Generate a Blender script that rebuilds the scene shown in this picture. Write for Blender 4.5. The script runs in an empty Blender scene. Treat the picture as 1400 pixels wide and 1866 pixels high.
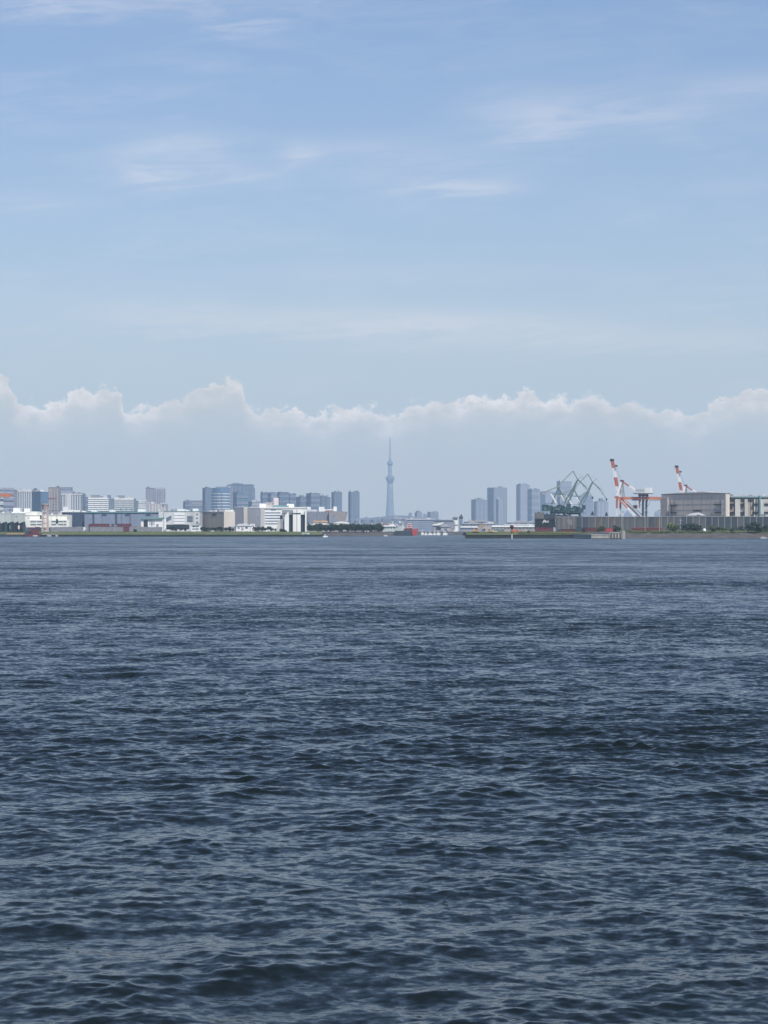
import bpy, bmesh, math, random
import numpy as np
from mathutils import Vector, Matrix, Quaternion

# ------------------------------------------------------------------ camera, sky, sun, exposure
sc = bpy.context.scene
COL = sc.collection
F, CX, YH, H = 4490.0, 700.0, 968.0, 5.0     # focal length in photo pixels, centre column, horizon row, eye height

cam = bpy.data.cameras.new('camera')
cam.sensor_fit = 'HORIZONTAL'; cam.sensor_width = 36.0
cam.lens = 36.0 * F / 1400.0
cam.clip_start = 0.5; cam.clip_end = 90000
camo = bpy.data.objects.new('camera', cam); COL.objects.link(camo)
camo.location = (0, 0, H)
camo.rotation_euler = (math.pi / 2 + math.atan((YH - 933.0) / F), 0, 0)
sc.camera = camo

SUN_AZ, SUN_EL = 150.0, 54.0                 # degrees clockwise from the view direction, and up
world = bpy.data.worlds.new('World'); sc.world = world; world.use_nodes = True


class N:
    """tiny node helper"""
    def __init__(s, tree):
        s.t = tree; s.n = tree.nodes; s.l = tree.links

    def new(s, kind, **kw):
        nd = s.n.new(kind)
        for k, v in kw.items():
            setattr(nd, k, v)
        return nd

    def put(s, sock, v):
        if isinstance(v, bpy.types.NodeSocket):
            s.l.new(v, sock)
        else:
            sock.default_value = v

    def m(s, op, a, b=0.0, c=0.0, clamp=False):
        nd = s.n.new('ShaderNodeMath'); nd.operation = op; nd.use_clamp = clamp
        for i, v in enumerate((a, b, c)):
            s.put(nd.inputs[i], v)
        return nd.outputs[0]

    def sstep(s, v, lo, hi, a=0.0, b=1.0):
        nd = s.n.new('ShaderNodeMapRange'); nd.interpolation_type = 'SMOOTHSTEP'
        s.put(nd.inputs[0], v)
        for i, x in zip((1, 2, 3, 4), (lo, hi, a, b)):
            s.put(nd.inputs[i], x)
        return nd.outputs[0]

    def mix(s, f, a, b, mode='MIX'):
        nd = s.n.new('ShaderNodeMix'); nd.data_type = 'RGBA'; nd.blend_type = mode
        s.put(nd.inputs[0], f); s.put(nd.inputs[6], a); s.put(nd.inputs[7], b)
        return nd.outputs[2]

    def noise(s, vec, scale, detail=4.0, rough=0.55, dist=0.0, out=0):
        nd = s.n.new('ShaderNodeTexNoise')
        s.put(nd.inputs['Vector'], vec); s.put(nd.inputs['Scale'], scale)
        nd.inputs['Detail'].default_value = detail; nd.inputs['Roughness'].default_value = rough
        nd.inputs['Distortion'].default_value = dist
        return nd.outputs[out]

    def xyz(s, x, y, z):
        nd = s.n.new('ShaderNodeCombineXYZ')
        for i, v in enumerate((x, y, z)):
            s.put(nd.inputs[i], v)
        return nd.outputs[0]


def build_world():
    t = N(world.node_tree)
    t.n.clear()
    out = t.new('ShaderNodeOutputWorld'); bg = t.new('ShaderNodeBackground')
    t.l.new(bg.outputs[0], out.inputs[0])
    sky = t.new('ShaderNodeTexSky', sky_type='NISHITA', sun_disc=False)
    sky.sun_elevation = math.radians(SUN_EL); sky.sun_rotation = math.radians(SUN_AZ)
    sky.altitude = 0; sky.air_density = SKY_AIR; sky.dust_density = SKY_DUST; sky.ozone_density = SKY_OZONE
    tc = t.new('ShaderNodeTexCoord')
    sp = t.new('ShaderNodeSeparateXYZ'); t.l.new(tc.outputs['Generated'], sp.inputs[0])
    x, y, z = sp.outputs
    az = t.m('ARCTAN2', x, y)                       # radians, 0 = +Y, clockwise positive
    hor = t.m('SQRT', t.m('ADD', t.m('MULTIPLY', x, x), t.m('MULTIPLY', y, y)))
    el = t.m('ARCTAN2', z, hor)
    base = t.mix(1.0, sky.outputs[0], SKY_TINT, 'MULTIPLY')

    # thin high cirrus, streaked along the horizon, all round the sky
    v = t.xyz(t.m('MULTIPLY', az, 9.0), t.m('MULTIPLY', el, 34.0), 0.0)
    n1 = t.noise(v, 1.0, 6, .6, .6)
    v2 = t.xyz(t.m('MULTIPLY', az, 22.0), t.m('MULTIPLY', t.m('SUBTRACT', el, t.m('MULTIPLY', az, .10)), 150.0), 3.0)
    n2 = t.noise(v2, 1.0, 8, .66, 1.2)
    cirrus = t.m('MULTIPLY', t.sstep(n1, .40, .80), t.sstep(n2, .3, .75))
    cirrus = t.m('MULTIPLY', cirrus, .22)

    def px2az(px): return (px - CX) / F
    def py2el(py): return (YH - py) / F
    # single drifts of cirrus (centre, half width, half height in photo pixels, strength)
    for k, (px, py, rx, ry, st) in enumerate([(270, 300, 60, 34, .20), (350, 275, 75, 30, .20), (320, 330, 120, 26, .16), (450, 320, 80, 20, .12), (545, 284, 42, 22, .28), (840, 346, 105, 13, .30),
                                  (960, 228, 110, 45, .25), (1200, 210, 150, 36, .14), (1370, 168, 130, 22, .18), (660, 268, 110, 16, .12),
                                  (640, 588, 400, 26, .5), (1080, 625, 330, 26, .32), (110, 12, 300, 40, .26),
                                  (740, 300, 150, 34, .14), (60, 378, 110, 22, .14), (700, 500, 320, 16, .12), (1350, 350, 90, 16, .12),
                                  (180, 560, 300, 22, .10)]):
        dx = t.m('MULTIPLY', t.m('SUBTRACT', az, px2az(px)), F / rx)
        dy = t.m('MULTIPLY', t.m('SUBTRACT', el, py2el(py)), F / ry)
        wob = t.m('MULTIPLY', t.m('SUBTRACT', n2, .5), 2.2)
        dy = t.m('ADD', dy, wob)
        d2 = t.m('ADD', t.m('MULTIPLY', dx, dx), t.m('MULTIPLY', dy, dy))
        g = t.m('EXPONENT', t.m('MULTIPLY', d2, -0.9))
        g = t.m('MULTIPLY', g, t.sstep(n2, .22, .76, .25, 1.1))
        cirrus = t.m('ADD', cirrus, t.m('MULTIPLY', g, st))
    cirrus = t.m('MINIMUM', cirrus, .8)
    col = t.mix(t.m('MULTIPLY', cirrus, CIRRUS_GAIN), base, CIRRUS_COL)

    veil = t.m('MULTIPLY', t.m('EXPONENT', t.m('MULTIPLY', t.m('MAXIMUM', el, 0.0), -1 / VEIL_H)), VEIL)
    col = t.mix(veil, col, VEIL_COL)

    # low bank of cumulus far off along the horizon: its top line, then puffs on it
    top = [(0, 688), (12, 690), (26, 708), (40, 736), (70, 738), (100, 735), (130, 720), (150, 712), (170, 716), (185, 705),
           (212, 702), (222, 716), (234, 750), (260, 743), (300, 730), (340, 721), (370, 706), (390, 696), (435, 693),
           (446, 716), (468, 742), (500, 742), (530, 740), (572, 753), (600, 752), (620, 742), (650, 738), (686, 742),
           (700, 756), (740, 745), (770, 731), (800, 728), (830, 731), (870, 719), (900, 721), (930, 722), (960, 715),
           (990, 722), (1040, 727), (1075, 716), (1100, 719), (1114, 736), (1150, 730), (1200, 743), (1230, 746),
           (1268, 751), (1300, 729), (1340, 719), (1370, 715), (1400, 718)]
    fc = t.new('ShaderNodeFloatCurve')
    cv = fc.mapping.curves[0]
    AZS, ELS = .40, .10
    pts = [(-.2 / AZS + .5, .051 / ELS)] + [(px2az(a) / AZS + .5, py2el(b) / ELS) for a, b in top] + [(.2 / AZS + .5, .052 / ELS)]
    cv.points[0].location = pts[0]; cv.points[1].location = pts[-1]
    for p in pts[1:-1]:
        cv.points.new(*p)
    for p in cv.points:
        p.handle_type = 'AUTO_CLAMPED'
    fc.mapping.update()
    t.put(fc.inputs['Value'], t.m('ADD', t.m('MULTIPLY', az, 1 / AZS), .5))
    topel = t.m('MULTIPLY', fc.outputs[0], ELS)
    # beyond the curve the bank goes on with a noise line of the same height
    roll = t.noise(t.xyz(t.m('MULTIPLY', az, 40.0), 0.0, 7.0), 1.0, 3, .6)
    far = t.sstep(t.m('ABSOLUTE', az), .16, .20)
    topel = t.m('ADD', topel, t.m('MULTIPLY', t.m('MULTIPLY', t.m('SUBTRACT', roll, .5), .02), far))
    pv = t.xyz(t.m('MULTIPLY', az, 150.0), t.m('MULTIPLY', el, 190.0), 1.0)
    puff = t.noise(pv, 1.0, 7, .6, .25)
    topel = t.m('ADD', topel, t.m('MULTIPLY', t.m('SUBTRACT', puff, .52), .019))
    dep = t.m('SUBTRACT', topel, el)                 # radians below the cloud top
    pv2 = t.xyz(t.m('MULTIPLY', az, 70.0), t.m('MULTIPLY', el, 120.0), 5.0)
    soft = t.noise(pv2, 1.0, 4, .6)
    mask = t.sstep(dep, -.0005, t.m('ADD', .0012, t.m('MULTIPLY', t.sstep(soft, .4, .7), .0030)))
    lit = t.m('EXPONENT', t.m('MULTIPLY', t.m('MAXIMUM', dep, 0.0), -170.0))
    lit = t.m('MULTIPLY', lit, t.sstep(soft, .32, .66, .22, 1.0))
    lit = t.m('MULTIPLY', lit, t.sstep(puff, .25, .7, .7, 1.1))
    patch = t.noise(t.xyz(t.m('MULTIPLY', az, 16.0), 0.0, 2.3), 1.0, 3, .6)
    lit = t.m('MULTIPLY', lit, t.sstep(patch, .38, .62, .45, 1.15))
    cc = t.mix(lit, BANK_COL, CUM_COL)
    thick = t.m('EXPONENT', t.m('MULTIPLY', t.m('MAXIMUM', dep, 0.0), -75.0))
    bank = t.m('MULTIPLY', mask, t.m('ADD', .28, t.m('MULTIPLY', thick, .6)))
    col = t.mix(bank, col, cc)
    # pale murk low down, thinning upwards
    t.l.new(col, bg.inputs[0]); bg.inputs[1].default_value = SKY_STR


SKY_STR, SKY_AIR, SKY_DUST, SKY_OZONE = .095, 1.0, .6, 2.0
SKY_TINT = (.79, .86, 1.0, 1)
CIRRUS_COL, CIRRUS_GAIN = (7.9, 7.6, 7.9, 1), 1.25
VEIL, VEIL_H, VEIL_COL = .95, .085, (4.95, 4.8, 4.5, 1)
CUM_COL, BANK_COL = (14.2, 12.0, 10.6, 1), (5.25, 4.95, 4.3, 1)
build_world()

sun = bpy.data.lights.new('sun', 'SUN'); sun.energy = 4.2; sun.angle = math.radians(.53); sun.color = (1, .955, .88)
suno = bpy.data.objects.new('sun', sun); COL.objects.link(suno)
sa, se = math.radians(SUN_AZ), math.radians(SUN_EL)
suno.rotation_euler = Vector((math.sin(sa) * math.cos(se), math.cos(sa) * math.cos(se), math.sin(se))).to_track_quat('Z', 'Y').to_euler()
suno.location = (300, -200, 400)

sc.view_settings.view_transform = 'Standard'; sc.view_settings.look = 'None'
sc.view_settings.exposure = 0.35; sc.view_settings.gamma = 1.0; sc.view_settings.use_curve_mapping = False
sc.render.engine = 'CYCLES'
cy = sc.cycles
cy.max_bounces = 5; cy.diffuse_bounces = 2; cy.glossy_bounces = 3; cy.transmission_bounces = 2; cy.transparent_max_bounces = 8
cy.volume_bounces = 1; cy.use_denoising = True; cy.caustics_reflective = False; cy.caustics_refractive = False
cy.sample_clamp_indirect = 4; cy.sample_clamp_direct = 3
HAZE_DENS, HAZE_COL = 5.5e-5, (.58, .79, 1.0, 1)

# ------------------------------------------------------------------ helpers
def PX(px, D): return (px - CX) / F * D
def PZ(py, D): return H - (py - YH) / F * D
def PT(px, py, D): return Vector((PX(px, D), D, PZ(py, D)))

def tag(o, label=None, cat=None, group=None, kind=None):
    if label: o['label'] = label
    if cat: o['category'] = cat
    if group: o['group'] = group
    if kind: o['kind'] = kind
    return o

def empty(name, loc=(0, 0, 0), rz=0.0, label=None, cat=None, group=None):
    o = bpy.data.objects.new(name, None); COL.objects.link(o)
    o.empty_display_size = 1; o.location = loc; o.rotation_euler = (0, 0, rz)
    return tag(o, label, cat, group)

def link(name, me, parent=None, loc=None):
    o = bpy.data.objects.new(name, me); COL.objects.link(o)
    if parent is not None: o.parent = parent
    if loc is not None: o.location = loc
    return o

def copy_tree(o, parent=None):
    c = o.copy(); COL.objects.link(c); c.parent = parent
    for ch in list(o.children):
        copy_tree(ch, c)
    return c

class MB:
    """collects boxes, bars, prisms and turned shapes; build() links them as one mesh object"""
    def __init__(s): s.v = []; s.f = []; s.smooth = False
    def add(s, vs, fs):
        b = len(s.v); s.v += [tuple(p) for p in vs]; s.f += [tuple(b + i for i in q) for q in fs]; return s
    def box(s, x0, x1, y0, y1, z0, z1):
        return s.add([(x0, y0, z0), (x1, y0, z0), (x1, y1, z0), (x0, y1, z0), (x0, y0, z1), (x1, y0, z1), (x1, y1, z1), (x0, y1, z1)],
                     [(0, 3, 2, 1), (4, 5, 6, 7), (0, 1, 5, 4), (1, 2, 6, 5), (2, 3, 7, 6), (3, 0, 4, 7)])
    def bar(s, p, q, w, h=None, w2=None):
        p, q = Vector(p), Vector(q); d = (q - p).normalized()
        up = Vector((0, 0, 1)) if abs(d.z) < .95 else Vector((0, 1, 0))
        a = d.cross(up).normalized(); b = a.cross(d).normalized(); h = w if h is None else h
        k = 1.0 if w2 is None else w2 / w
        vs = [c + a * sx * w * m / 2 + b * sz * h * m / 2 for c, m in ((p, 1), (q, k)) for sx, sz in ((-1, -1), (1, -1), (1, 1), (-1, 1))]
        return s.add(vs, [(0, 1, 2, 3), (7, 6, 5, 4), (4, 5, 1, 0), (5, 6, 2, 1), (6, 7, 3, 2), (7, 4, 0, 3)])
    def tube(s, pts, r, n=6):
        pts = [Vector(p) for p in pts]
        for p, q in zip(pts, pts[1:]):
            d = (q - p).normalized(); up = Vector((0, 0, 1)) if abs(d.z) < .95 else Vector((0, 1, 0))
            a = d.cross(up).normalized(); b = a.cross(d)
            ring = [a * math.cos(2 * math.pi * i / n) * r + b * math.sin(2 * math.pi * i / n) * r for i in range(n)]
            s.add([p + c for c in ring] + [q + c for c in ring],
                  [(i, i + n, (i + 1) % n + n, (i + 1) % n) for i in range(n)] + [tuple(range(n)), tuple(range(2 * n - 1, n - 1, -1))])
        return s
    def prism(s, poly, z0, z1):
        n = len(poly)
        a = sum(poly[i][0] * poly[(i + 1) % n][1] - poly[(i + 1) % n][0] * poly[i][1] for i in range(n))
        if a < 0: poly = poly[::-1]
        return s.add([(x, y, z0) for x, y in poly] + [(x, y, z1) for x, y in poly],
                     [tuple(range(n - 1, -1, -1)), tuple(range(n, 2 * n))] + [(i, (i + 1) % n, (i + 1) % n + n, i + n) for i in range(n)])
    def slab(s, poly, y0, y1):
        """outline in x-z pushed along y"""
        n = len(poly)
        a = sum(poly[i][0] * poly[(i + 1) % n][1] - poly[(i + 1) % n][0] * poly[i][1] for i in range(n))
        if a < 0: poly = poly[::-1]
        return s.add([(x, y0, z) for x, z in poly] + [(x, y1, z) for x, z in poly],
                     [tuple(range(n)), tuple(range(2 * n - 1, n - 1, -1))] + [((i + 1) % n, i, i + n, (i + 1) % n + n) for i in range(n)])
    def lathe(s, prof, n=16, cx=0.0, cy=0.0):
        m = len(prof); vs = []
        for r, z in prof:
            vs += [(cx + r * math.cos(2 * math.pi * i / n), cy + r * math.sin(2 * math.pi * i / n), z) for i in range(n)]
        fs = [(j * n + i, j * n + (i + 1) % n, (j + 1) * n + (i + 1) % n, (j + 1) * n + i) for j in range(m - 1) for i in range(n)]
        fs += [tuple(range(n - 1, -1, -1)), tuple(range((m - 1) * n, m * n))]
        return s.add(vs, fs)
    def mesh(s, name, mat):
        me = bpy.data.meshes.new(name); me.from_pydata(s.v, [], s.f); me.update()
        if mat is not None: me.materials.append(mat)
        if s.smooth:
            for p in me.polygons: p.use_smooth = True
        return me
    def build(s, name, mat, parent=None, loc=None):
        return link(name, s.mesh(name, mat), parent, loc)

# ------------------------------------------------------------------ materials
MATS = {}
def plain(key, col, rough=.75, var=.18, scale=.25, metal=0.0, streak=False, spec=.4):
    if key in MATS: return MATS[key]
    m = bpy.data.materials.new(key); m.use_nodes = True; t = N(m.node_tree)
    b = t.n['Principled BSDF']
    tc = t.new('ShaderNodeTexCoord')
    v = tc.outputs['Object']
    if streak:
        mp = t.new('ShaderNodeMapping'); mp.inputs['Scale'].default_value = (1, 1, .12); t.l.new(v, mp.inputs[0]); v = mp.outputs[0]
    n = t.noise(v, scale, 5, .62)
    n2 = t.noise(v, scale * 6.3, 3, .6)
    k = t.m('ADD', t.sstep(n, .25, .75, 1 - var, 1 + var), t.m('MULTIPLY', t.m('SUBTRACT', n2, .5), var))
    c = t.mix(1.0, (*col, 1), t.xyz(k, k, k), 'MULTIPLY')
    t.l.new(c, b.inputs['Base Color'])
    b.inputs['Roughness'].default_value = rough; b.inputs['Metallic'].default_value = metal
    b.inputs['Specular IOR Level'].default_value = spec
    MATS[key] = m
    return m

def facade(key, wall, glass, wu=4.0, wv=3.6, fu=.6, fv=.5, rough=.6, grough=.25):
    """wall with a fine grid of windows too far off to tell apart: fu, fv = glazed share of a bay"""
    if key in MATS: return MATS[key]
    m = bpy.data.materials.new(key); m.use_nodes = True; t = N(m.node_tree)
    b = t.n['Principled BSDF']
    tc = t.new('ShaderNodeTexCoord'); sp = t.new('ShaderNodeSeparateXYZ'); t.l.new(tc.outputs['Object'], sp.inputs[0])
    u = t.m('DIVIDE', t.m('ADD', sp.outputs[0], sp.outputs[1]), wu); v = t.m('DIVIDE', sp.outputs[2], wv)
    mu = t.m('LESS_THAN', t.m('FRACT', u), fu); mv = t.m('LESS_THAN', t.m('FRACT', v), fv)
    geo = t.new('ShaderNodeNewGeometry'); sn = t.new('ShaderNodeSeparateXYZ'); t.l.new(geo.outputs['Normal'], sn.inputs[0])
    side = t.m('LESS_THAN', t.m('ABSOLUTE', sn.outputs[2]), .6)
    g = t.m('MULTIPLY', t.m('MULTIPLY', mu, mv), side)
    wn = t.new('ShaderNodeTexWhiteNoise', noise_dimensions='2D')
    t.l.new(t.xyz(t.m('FLOOR', u), t.m('FLOOR', v), 0.0), wn.inputs['Vector'])
    gl = t.mix(t.m('MULTIPLY', wn.outputs[0], .55), (*glass, 1), (*[min(1, c * 1.7 + .03) for c in glass], 1))
    n = t.noise(tc.outputs['Object'], .06, 5, .6)
    k = t.sstep(n, .25, .75, .86, 1.1)
    w = t.mix(1.0, (*wall, 1), t.xyz(k, k, k), 'MULTIPLY')
    t.l.new(t.mix(g, w, gl), b.inputs['Base Color'])
    t.l.new(t.m('ADD', t.m('MULTIPLY', g, grough - rough), rough), b.inputs['Roughness'])
    b.inputs['Specular IOR Level'].default_value = .5
    MATS[key] = m
    return m

def sea_material():
    m = bpy.data.materials.new('sea_water'); m.use_nodes = True; t = N(m.node_tree)
    b = t.n['Principled BSDF']
    b.inputs['Base Color'].default_value = SEA_COL
    b.inputs['Roughness'].default_value = .12; b.inputs['IOR'].default_value = 1.16
    b.inputs['Specular Tint'].default_value = (1.0, 1.0, 1.0, 1)
    tc = t.new('ShaderNodeTexCoord'); p = tc.outputs['Object']
    mp = t.new('ShaderNodeMapping'); mp.inputs['Scale'].default_value = (1.0, 1, 1); t.l.new(p, mp.inputs[0])
    at = t.new('ShaderNodeAttribute', attribute_name='lost_slope')
    fine = t.noise(mp.outputs[0], 5.0, 3, .55, .3, out=1)         # capillary ripples
    big = t.noise(mp.outputs[0], .16, 5, .66, .3, out=1)          # wave groups, far off
    mid = t.noise(mp.outputs[0], 1.15, 5, .66, .4, out=1)         # chop that the far mesh is too coarse to hold
    def slope(c, k):
        s1 = t.new('ShaderNodeVectorMath', operation='SUBTRACT'); t.l.new(c, s1.inputs[0]); s1.inputs[1].default_value = (.5, .5, .5)
        s2 = t.new('ShaderNodeVectorMath', operation='SCALE'); t.l.new(s1.outputs[0], s2.inputs[0]); t.put(s2.inputs['Scale'], k)
        s3 = t.new('ShaderNodeVectorMath', operation='MULTIPLY'); t.l.new(s2.outputs[0], s3.inputs[0]); s3.inputs[1].default_value = (.8, 1.0, 0)
        return s3.outputs[0]
    gm = t.new('ShaderNodeMapping'); gm.inputs['Scale'].default_value = (.85, 1, 1); t.l.new(p, gm.inputs[0])
    gust = t.noise(gm.outputs[0], .012, 6, .68); gust = t.sstep(gust, .33, .67, .6, 1.4)
    geo = t.new('ShaderNodeNewGeometry')
    a1 = t.new('ShaderNodeVectorMath', operation='ADD'); t.l.new(geo.outputs['Normal'], a1.inputs[0])
    t.l.new(slope(fine, t.m('MULTIPLY', gust, SEA_FINE)), a1.inputs[1])
    a2 = t.new('ShaderNodeVectorMath', operation='ADD'); t.l.new(a1.outputs[0], a2.inputs[0])
    t.l.new(slope(mid, t.m('MULTIPLY', gust, t.m('MULTIPLY', at.outputs['Fac'], SEA_MID))), a2.inputs[1])
    a25 = t.new('ShaderNodeVectorMath', operation='ADD'); t.l.new(a2.outputs[0], a25.inputs[0])
    t.l.new(slope(big, t.m('MULTIPLY', t.m('MULTIPLY', at.outputs['Fac'], gust), 2.6)), a25.inputs[1]); a2 = a25
    # waves running in to the quay are steeper on the side that faces it
    lean = t.xyz(0.0, t.m('MULTIPLY', t.m('MULTIPLY', at.outputs['Fac'], gust), -SEA_LEAN), 0.0)
    a3 = t.new('ShaderNodeVectorMath', operation='ADD'); t.l.new(a2.outputs[0], a3.inputs[0]); t.l.new(lean, a3.inputs[1])
    nn = t.new('ShaderNodeVectorMath', operation='NORMALIZE'); t.l.new(a3.outputs[0], nn.inputs[0])
    t.l.new(nn.outputs[0], b.inputs['Normal'])
    return m

SEA_COL = (.006, .010, .011, 1)
SEA_FINE, SEA_MID, SEA_LEAN = .68, 4.4, .85

def build_sea():
    rng = np.random.default_rng(11)
    # rows by distance, columns by bearing: fine near the quay, coarse far off and to the sides
    r = [5.0]
    while r[-1] < 22: r.append(r[-1] * 1.02)
    while r[-1] < 45: r.append(r[-1] * 1.0018)
    while r[-1] < 60: r.append(r[-1] * 1.0023)
    while r[-1] < 420: r.append(r[-1] * (1.0027 + .0033 * math.log(r[-1] / 60) / math.log(7)))
    while r[-1] < 3500: r.append(r[-1] * 1.012)
    while r[-1] < 17200: r.append(r[-1] * 1.09)
    r = np.array(r)
    c = np.linspace(-.20, .20, 760)
    e = np.array([.215, .235, .26, .3, .36, .45, .58, .75, 1.0, 1.3])
    c = np.concatenate([-e[::-1], c, e])
    R, A = np.meshgrid(r, c, indexing='ij')
    X = R * np.sin(A); Y = R * np.cos(A)
    dr = np.gradient(r); dc = np.gradient(c)
    space = np.maximum(dr[:, None] * np.ones_like(A), .55 * R * dc[None, :])
    Z = np.zeros_like(X); DX = np.zeros_like(X); DY = np.zeros_like(X); lost = np.zeros_like(X)
    # gust map: smooth patches of rougher and calmer water
    gust = np.ones_like(X)
    for k in range(10):
        th = rng.normal(1.5, .35); L = 60 * 2 ** rng.uniform(-1, 2.2)
        gust += .13 * np.sin((X * np.cos(th) + Y * np.sin(th)) * 2 * np.pi / L + rng.uniform(0, 6.28))
    gust = np.clip(gust, .55, 1.45)
    calm = .5 + .5 * gust
    def train(lo, hi, n, rms, spread, q, mod):
        """adds n wave trains between two wave lengths; mod scales their height from place to place"""
        nonlocal Z, DX, DY, lost
        lam = np.exp(rng.uniform(np.log(lo), np.log(hi), n))
        for L in lam:
            th = math.pi / 2 + .30 + rng.normal(0, spread)
            k = 2 * math.pi / L
            slope = rms / math.sqrt(n / 2) * rng.uniform(.5, 1.45)
            w = np.clip((L / space - 2.2) / 2.2, 0, 1)
            ph = k * (X * math.cos(th) + Y * math.sin(th)) + rng.uniform(0, 6.28)
            env = 1 + .6 * np.sin(ph * rng.uniform(.04, .15) + X * k * rng.uniform(-.25, .25) + rng.uniform(0, 6.28))
            amp = slope / k * env * mod * w
            sn = np.sin(ph)
            Z += amp * np.cos(ph)
            DX -= q * amp * math.cos(th) * sn; DY -= q * amp * math.sin(th) * sn
            lost += .5 * (slope * calm * (1 - w)) ** 2
    train(.8, 5.5, 60, SEA_LONG, 1.05, 1.0, 1.0)
    # short ripples stand up on the crests of the longer waves and lie flat in their troughs
    ride = np.clip(.85 + .5 * Z / max(1e-6, float(Z[:600].std())), .16, 2.3) * gust
    DY -= SEA_SHEAR * Z
    train(.12, .8, 150, SEA_SHORT, 1.3, .8, ride)
    lost = np.sqrt(lost)
    fade = np.clip((3500 - R) / 800, 0, 1)
    V = np.stack([X + DX * fade, Y + DY * fade, Z * fade], -1).reshape(-1, 3).astype(np.float32)
    nr, nc = X.shape
    i = np.arange(nr - 1)[:, None] * nc + np.arange(nc - 1)[None, :]
    Q = np.stack([i, i + 1, i + 1 + nc, i + nc], -1).reshape(-1, 4).astype(np.int32)
    me = bpy.data.meshes.new('sea')
    me.vertices.add(len(V)); me.vertices.foreach_set('co', V.ravel())
    me.loops.add(Q.size); me.loops.foreach_set('vertex_index', Q.ravel())
    me.polygons.add(len(Q)); me.polygons.foreach_set('loop_start', np.arange(0, Q.size, 4, dtype=np.int32))
    me.polygons.foreach_set('loop_total', np.full(len(Q), 4, dtype=np.int32))
    me.polygons.foreach_set('use_smooth', np.ones(len(Q), dtype=bool))
    me.update(calc_edges=True)
    at = me.attributes.new('lost_slope', 'FLOAT', 'POINT'); at.data.foreach_set('value', lost.ravel().astype(np.float32))
    me.materials.append(sea_material())
    o = link('sea', me); tag(o, 'dark blue choppy sea filling the bay', 'water', kind='structure')
    # normals must look up
    if me.polygons[len(Q) // 2].normal.z < 0: me.flip_normals()
    return o
SEA_LONG, SEA_SHORT, SEA_SHEAR = .064, .120, 1.0
build_sea()
# ------------------------------------------------------------------ materials of the far shore
SEAWALL = plain('seawall_stone', (.022, .03, .034), .85, .35, .3)
CONCRETE = plain('concrete', (.33, .32, .30), .85, .22, .3, streak=True)
CONC_LT = plain('pale_concrete', (.48, .47, .44), .85, .18, .3, streak=True)
DIRT = plain('bare_dirt', (.22, .19, .15), .95, .3, .08)
ROCK = plain('revetment_stone', (.072, .064, .057), .92, .4, .12)
ASPHALT = plain('yard_asphalt', (.10, .10, .10), .9, .2, .02)
WHITE = plain('white_paint', (.78, .78, .76), .55, .08, .2, streak=True)
CREAM = plain('cream_paint', (.72, .71, .64), .6, .09, .2, streak=True)
PALE = plain('pale_grey_panel', (.55, .56, .56), .6, .10, .15, streak=True)
PALEGREEN = plain('pale_green_grey_panel', (.46, .50, .47), .6, .12, .15, streak=True)
TAUPE = plain('taupe_cladding', (.33, .30, .27), .65, .09, .1, streak=True)
SUNLIT_TAN = plain('sunlit_tan_cladding', (.56, .51, .45), .65, .08, .1, streak=True)  # paler tan with sunlight put into the colour, for right-hand walls
GREYCLAD = plain('grey_cladding', (.27, .28, .31), .6, .09, .1, streak=True)
BLUEGREY = plain('blue_grey_cladding', (.21, .25, .33), .55, .10, .1, streak=True)
NAVY = plain('navy_cladding', (.05, .07, .13), .6, .15, .1)
DARK = plain('dark_opening', (.025, .03, .04), .5, .2, .3)
DARKGL = plain('dark_glass', (.05, .07, .10), .2, .15, .2)
MIDGL = plain('grey_glass', (.13, .17, .22), .25, .15, .2)
BLUEGL = plain('blue_glass', (.10, .17, .27), .2, .15, .1)
TEALROOF = plain('teal_roof', (.14, .26, .27), .6, .15, .2)
REDROOF = plain('rust_red_roof', (.25, .09, .07), .75, .2, .2)
ORANGEROOF = plain('orange_roof', (.55, .33, .17), .75, .15, .2)
GREYROOF = plain('grey_roof', (.36, .36, .38), .7, .15, .1)
DKROOF = plain('dark_roof', (.12, .13, .15), .7, .2, .1)
STEEL = plain('grey_steel', (.30, .32, .33), .5, .2, .4, .3)
DKSTEEL = plain('dark_steel', (.028, .031, .04), .6, .35, .3, spec=.2)
C_RED = plain('crane_red', (.42, .105, .06), .55, .25, .4)
C_ORANGE = plain('crane_orange', (.56, .19, .09), .55, .22, .4)
C_WHITE = plain('crane_white', (.72, .72, .71), .5, .12, .4)
C_DKRED = plain('crane_dark_red', (.14, .028, .028), .6, .25, .4)
TEAL = plain('crane_teal', (.018, .066, .072), .55, .45, .5)
DKTEAL = plain('crane_dark_teal', (.012, .032, .042), .6, .4, .5)
PALETEAL = plain('crane_pale_teal', (.11, .165, .165), .5, .15, .5)
MAROON = plain('maroon_steel', (.11, .022, .03), .65, .3, .3)
SHIPRED = plain('ship_red', (.40, .055, .055), .55, .15, .3)
PINK = plain('faded_red_lattice', (.50, .36, .32), .6, .15, .5)
HULL = plain('dark_hull', (.03, .045, .055), .6, .3, .2)
YELLOW = plain('excavator_yellow', (.50, .29, .09), .55, .15, .8)
RUBBER = plain('black_rubber', (.02, .02, .02), .8, .2, .8)
BARK = plain('bark', (.07, .055, .04), .9, .3, 1.0)
WOOD = plain('tan_timber', (.45, .30, .17), .8, .2, .4)

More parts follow.
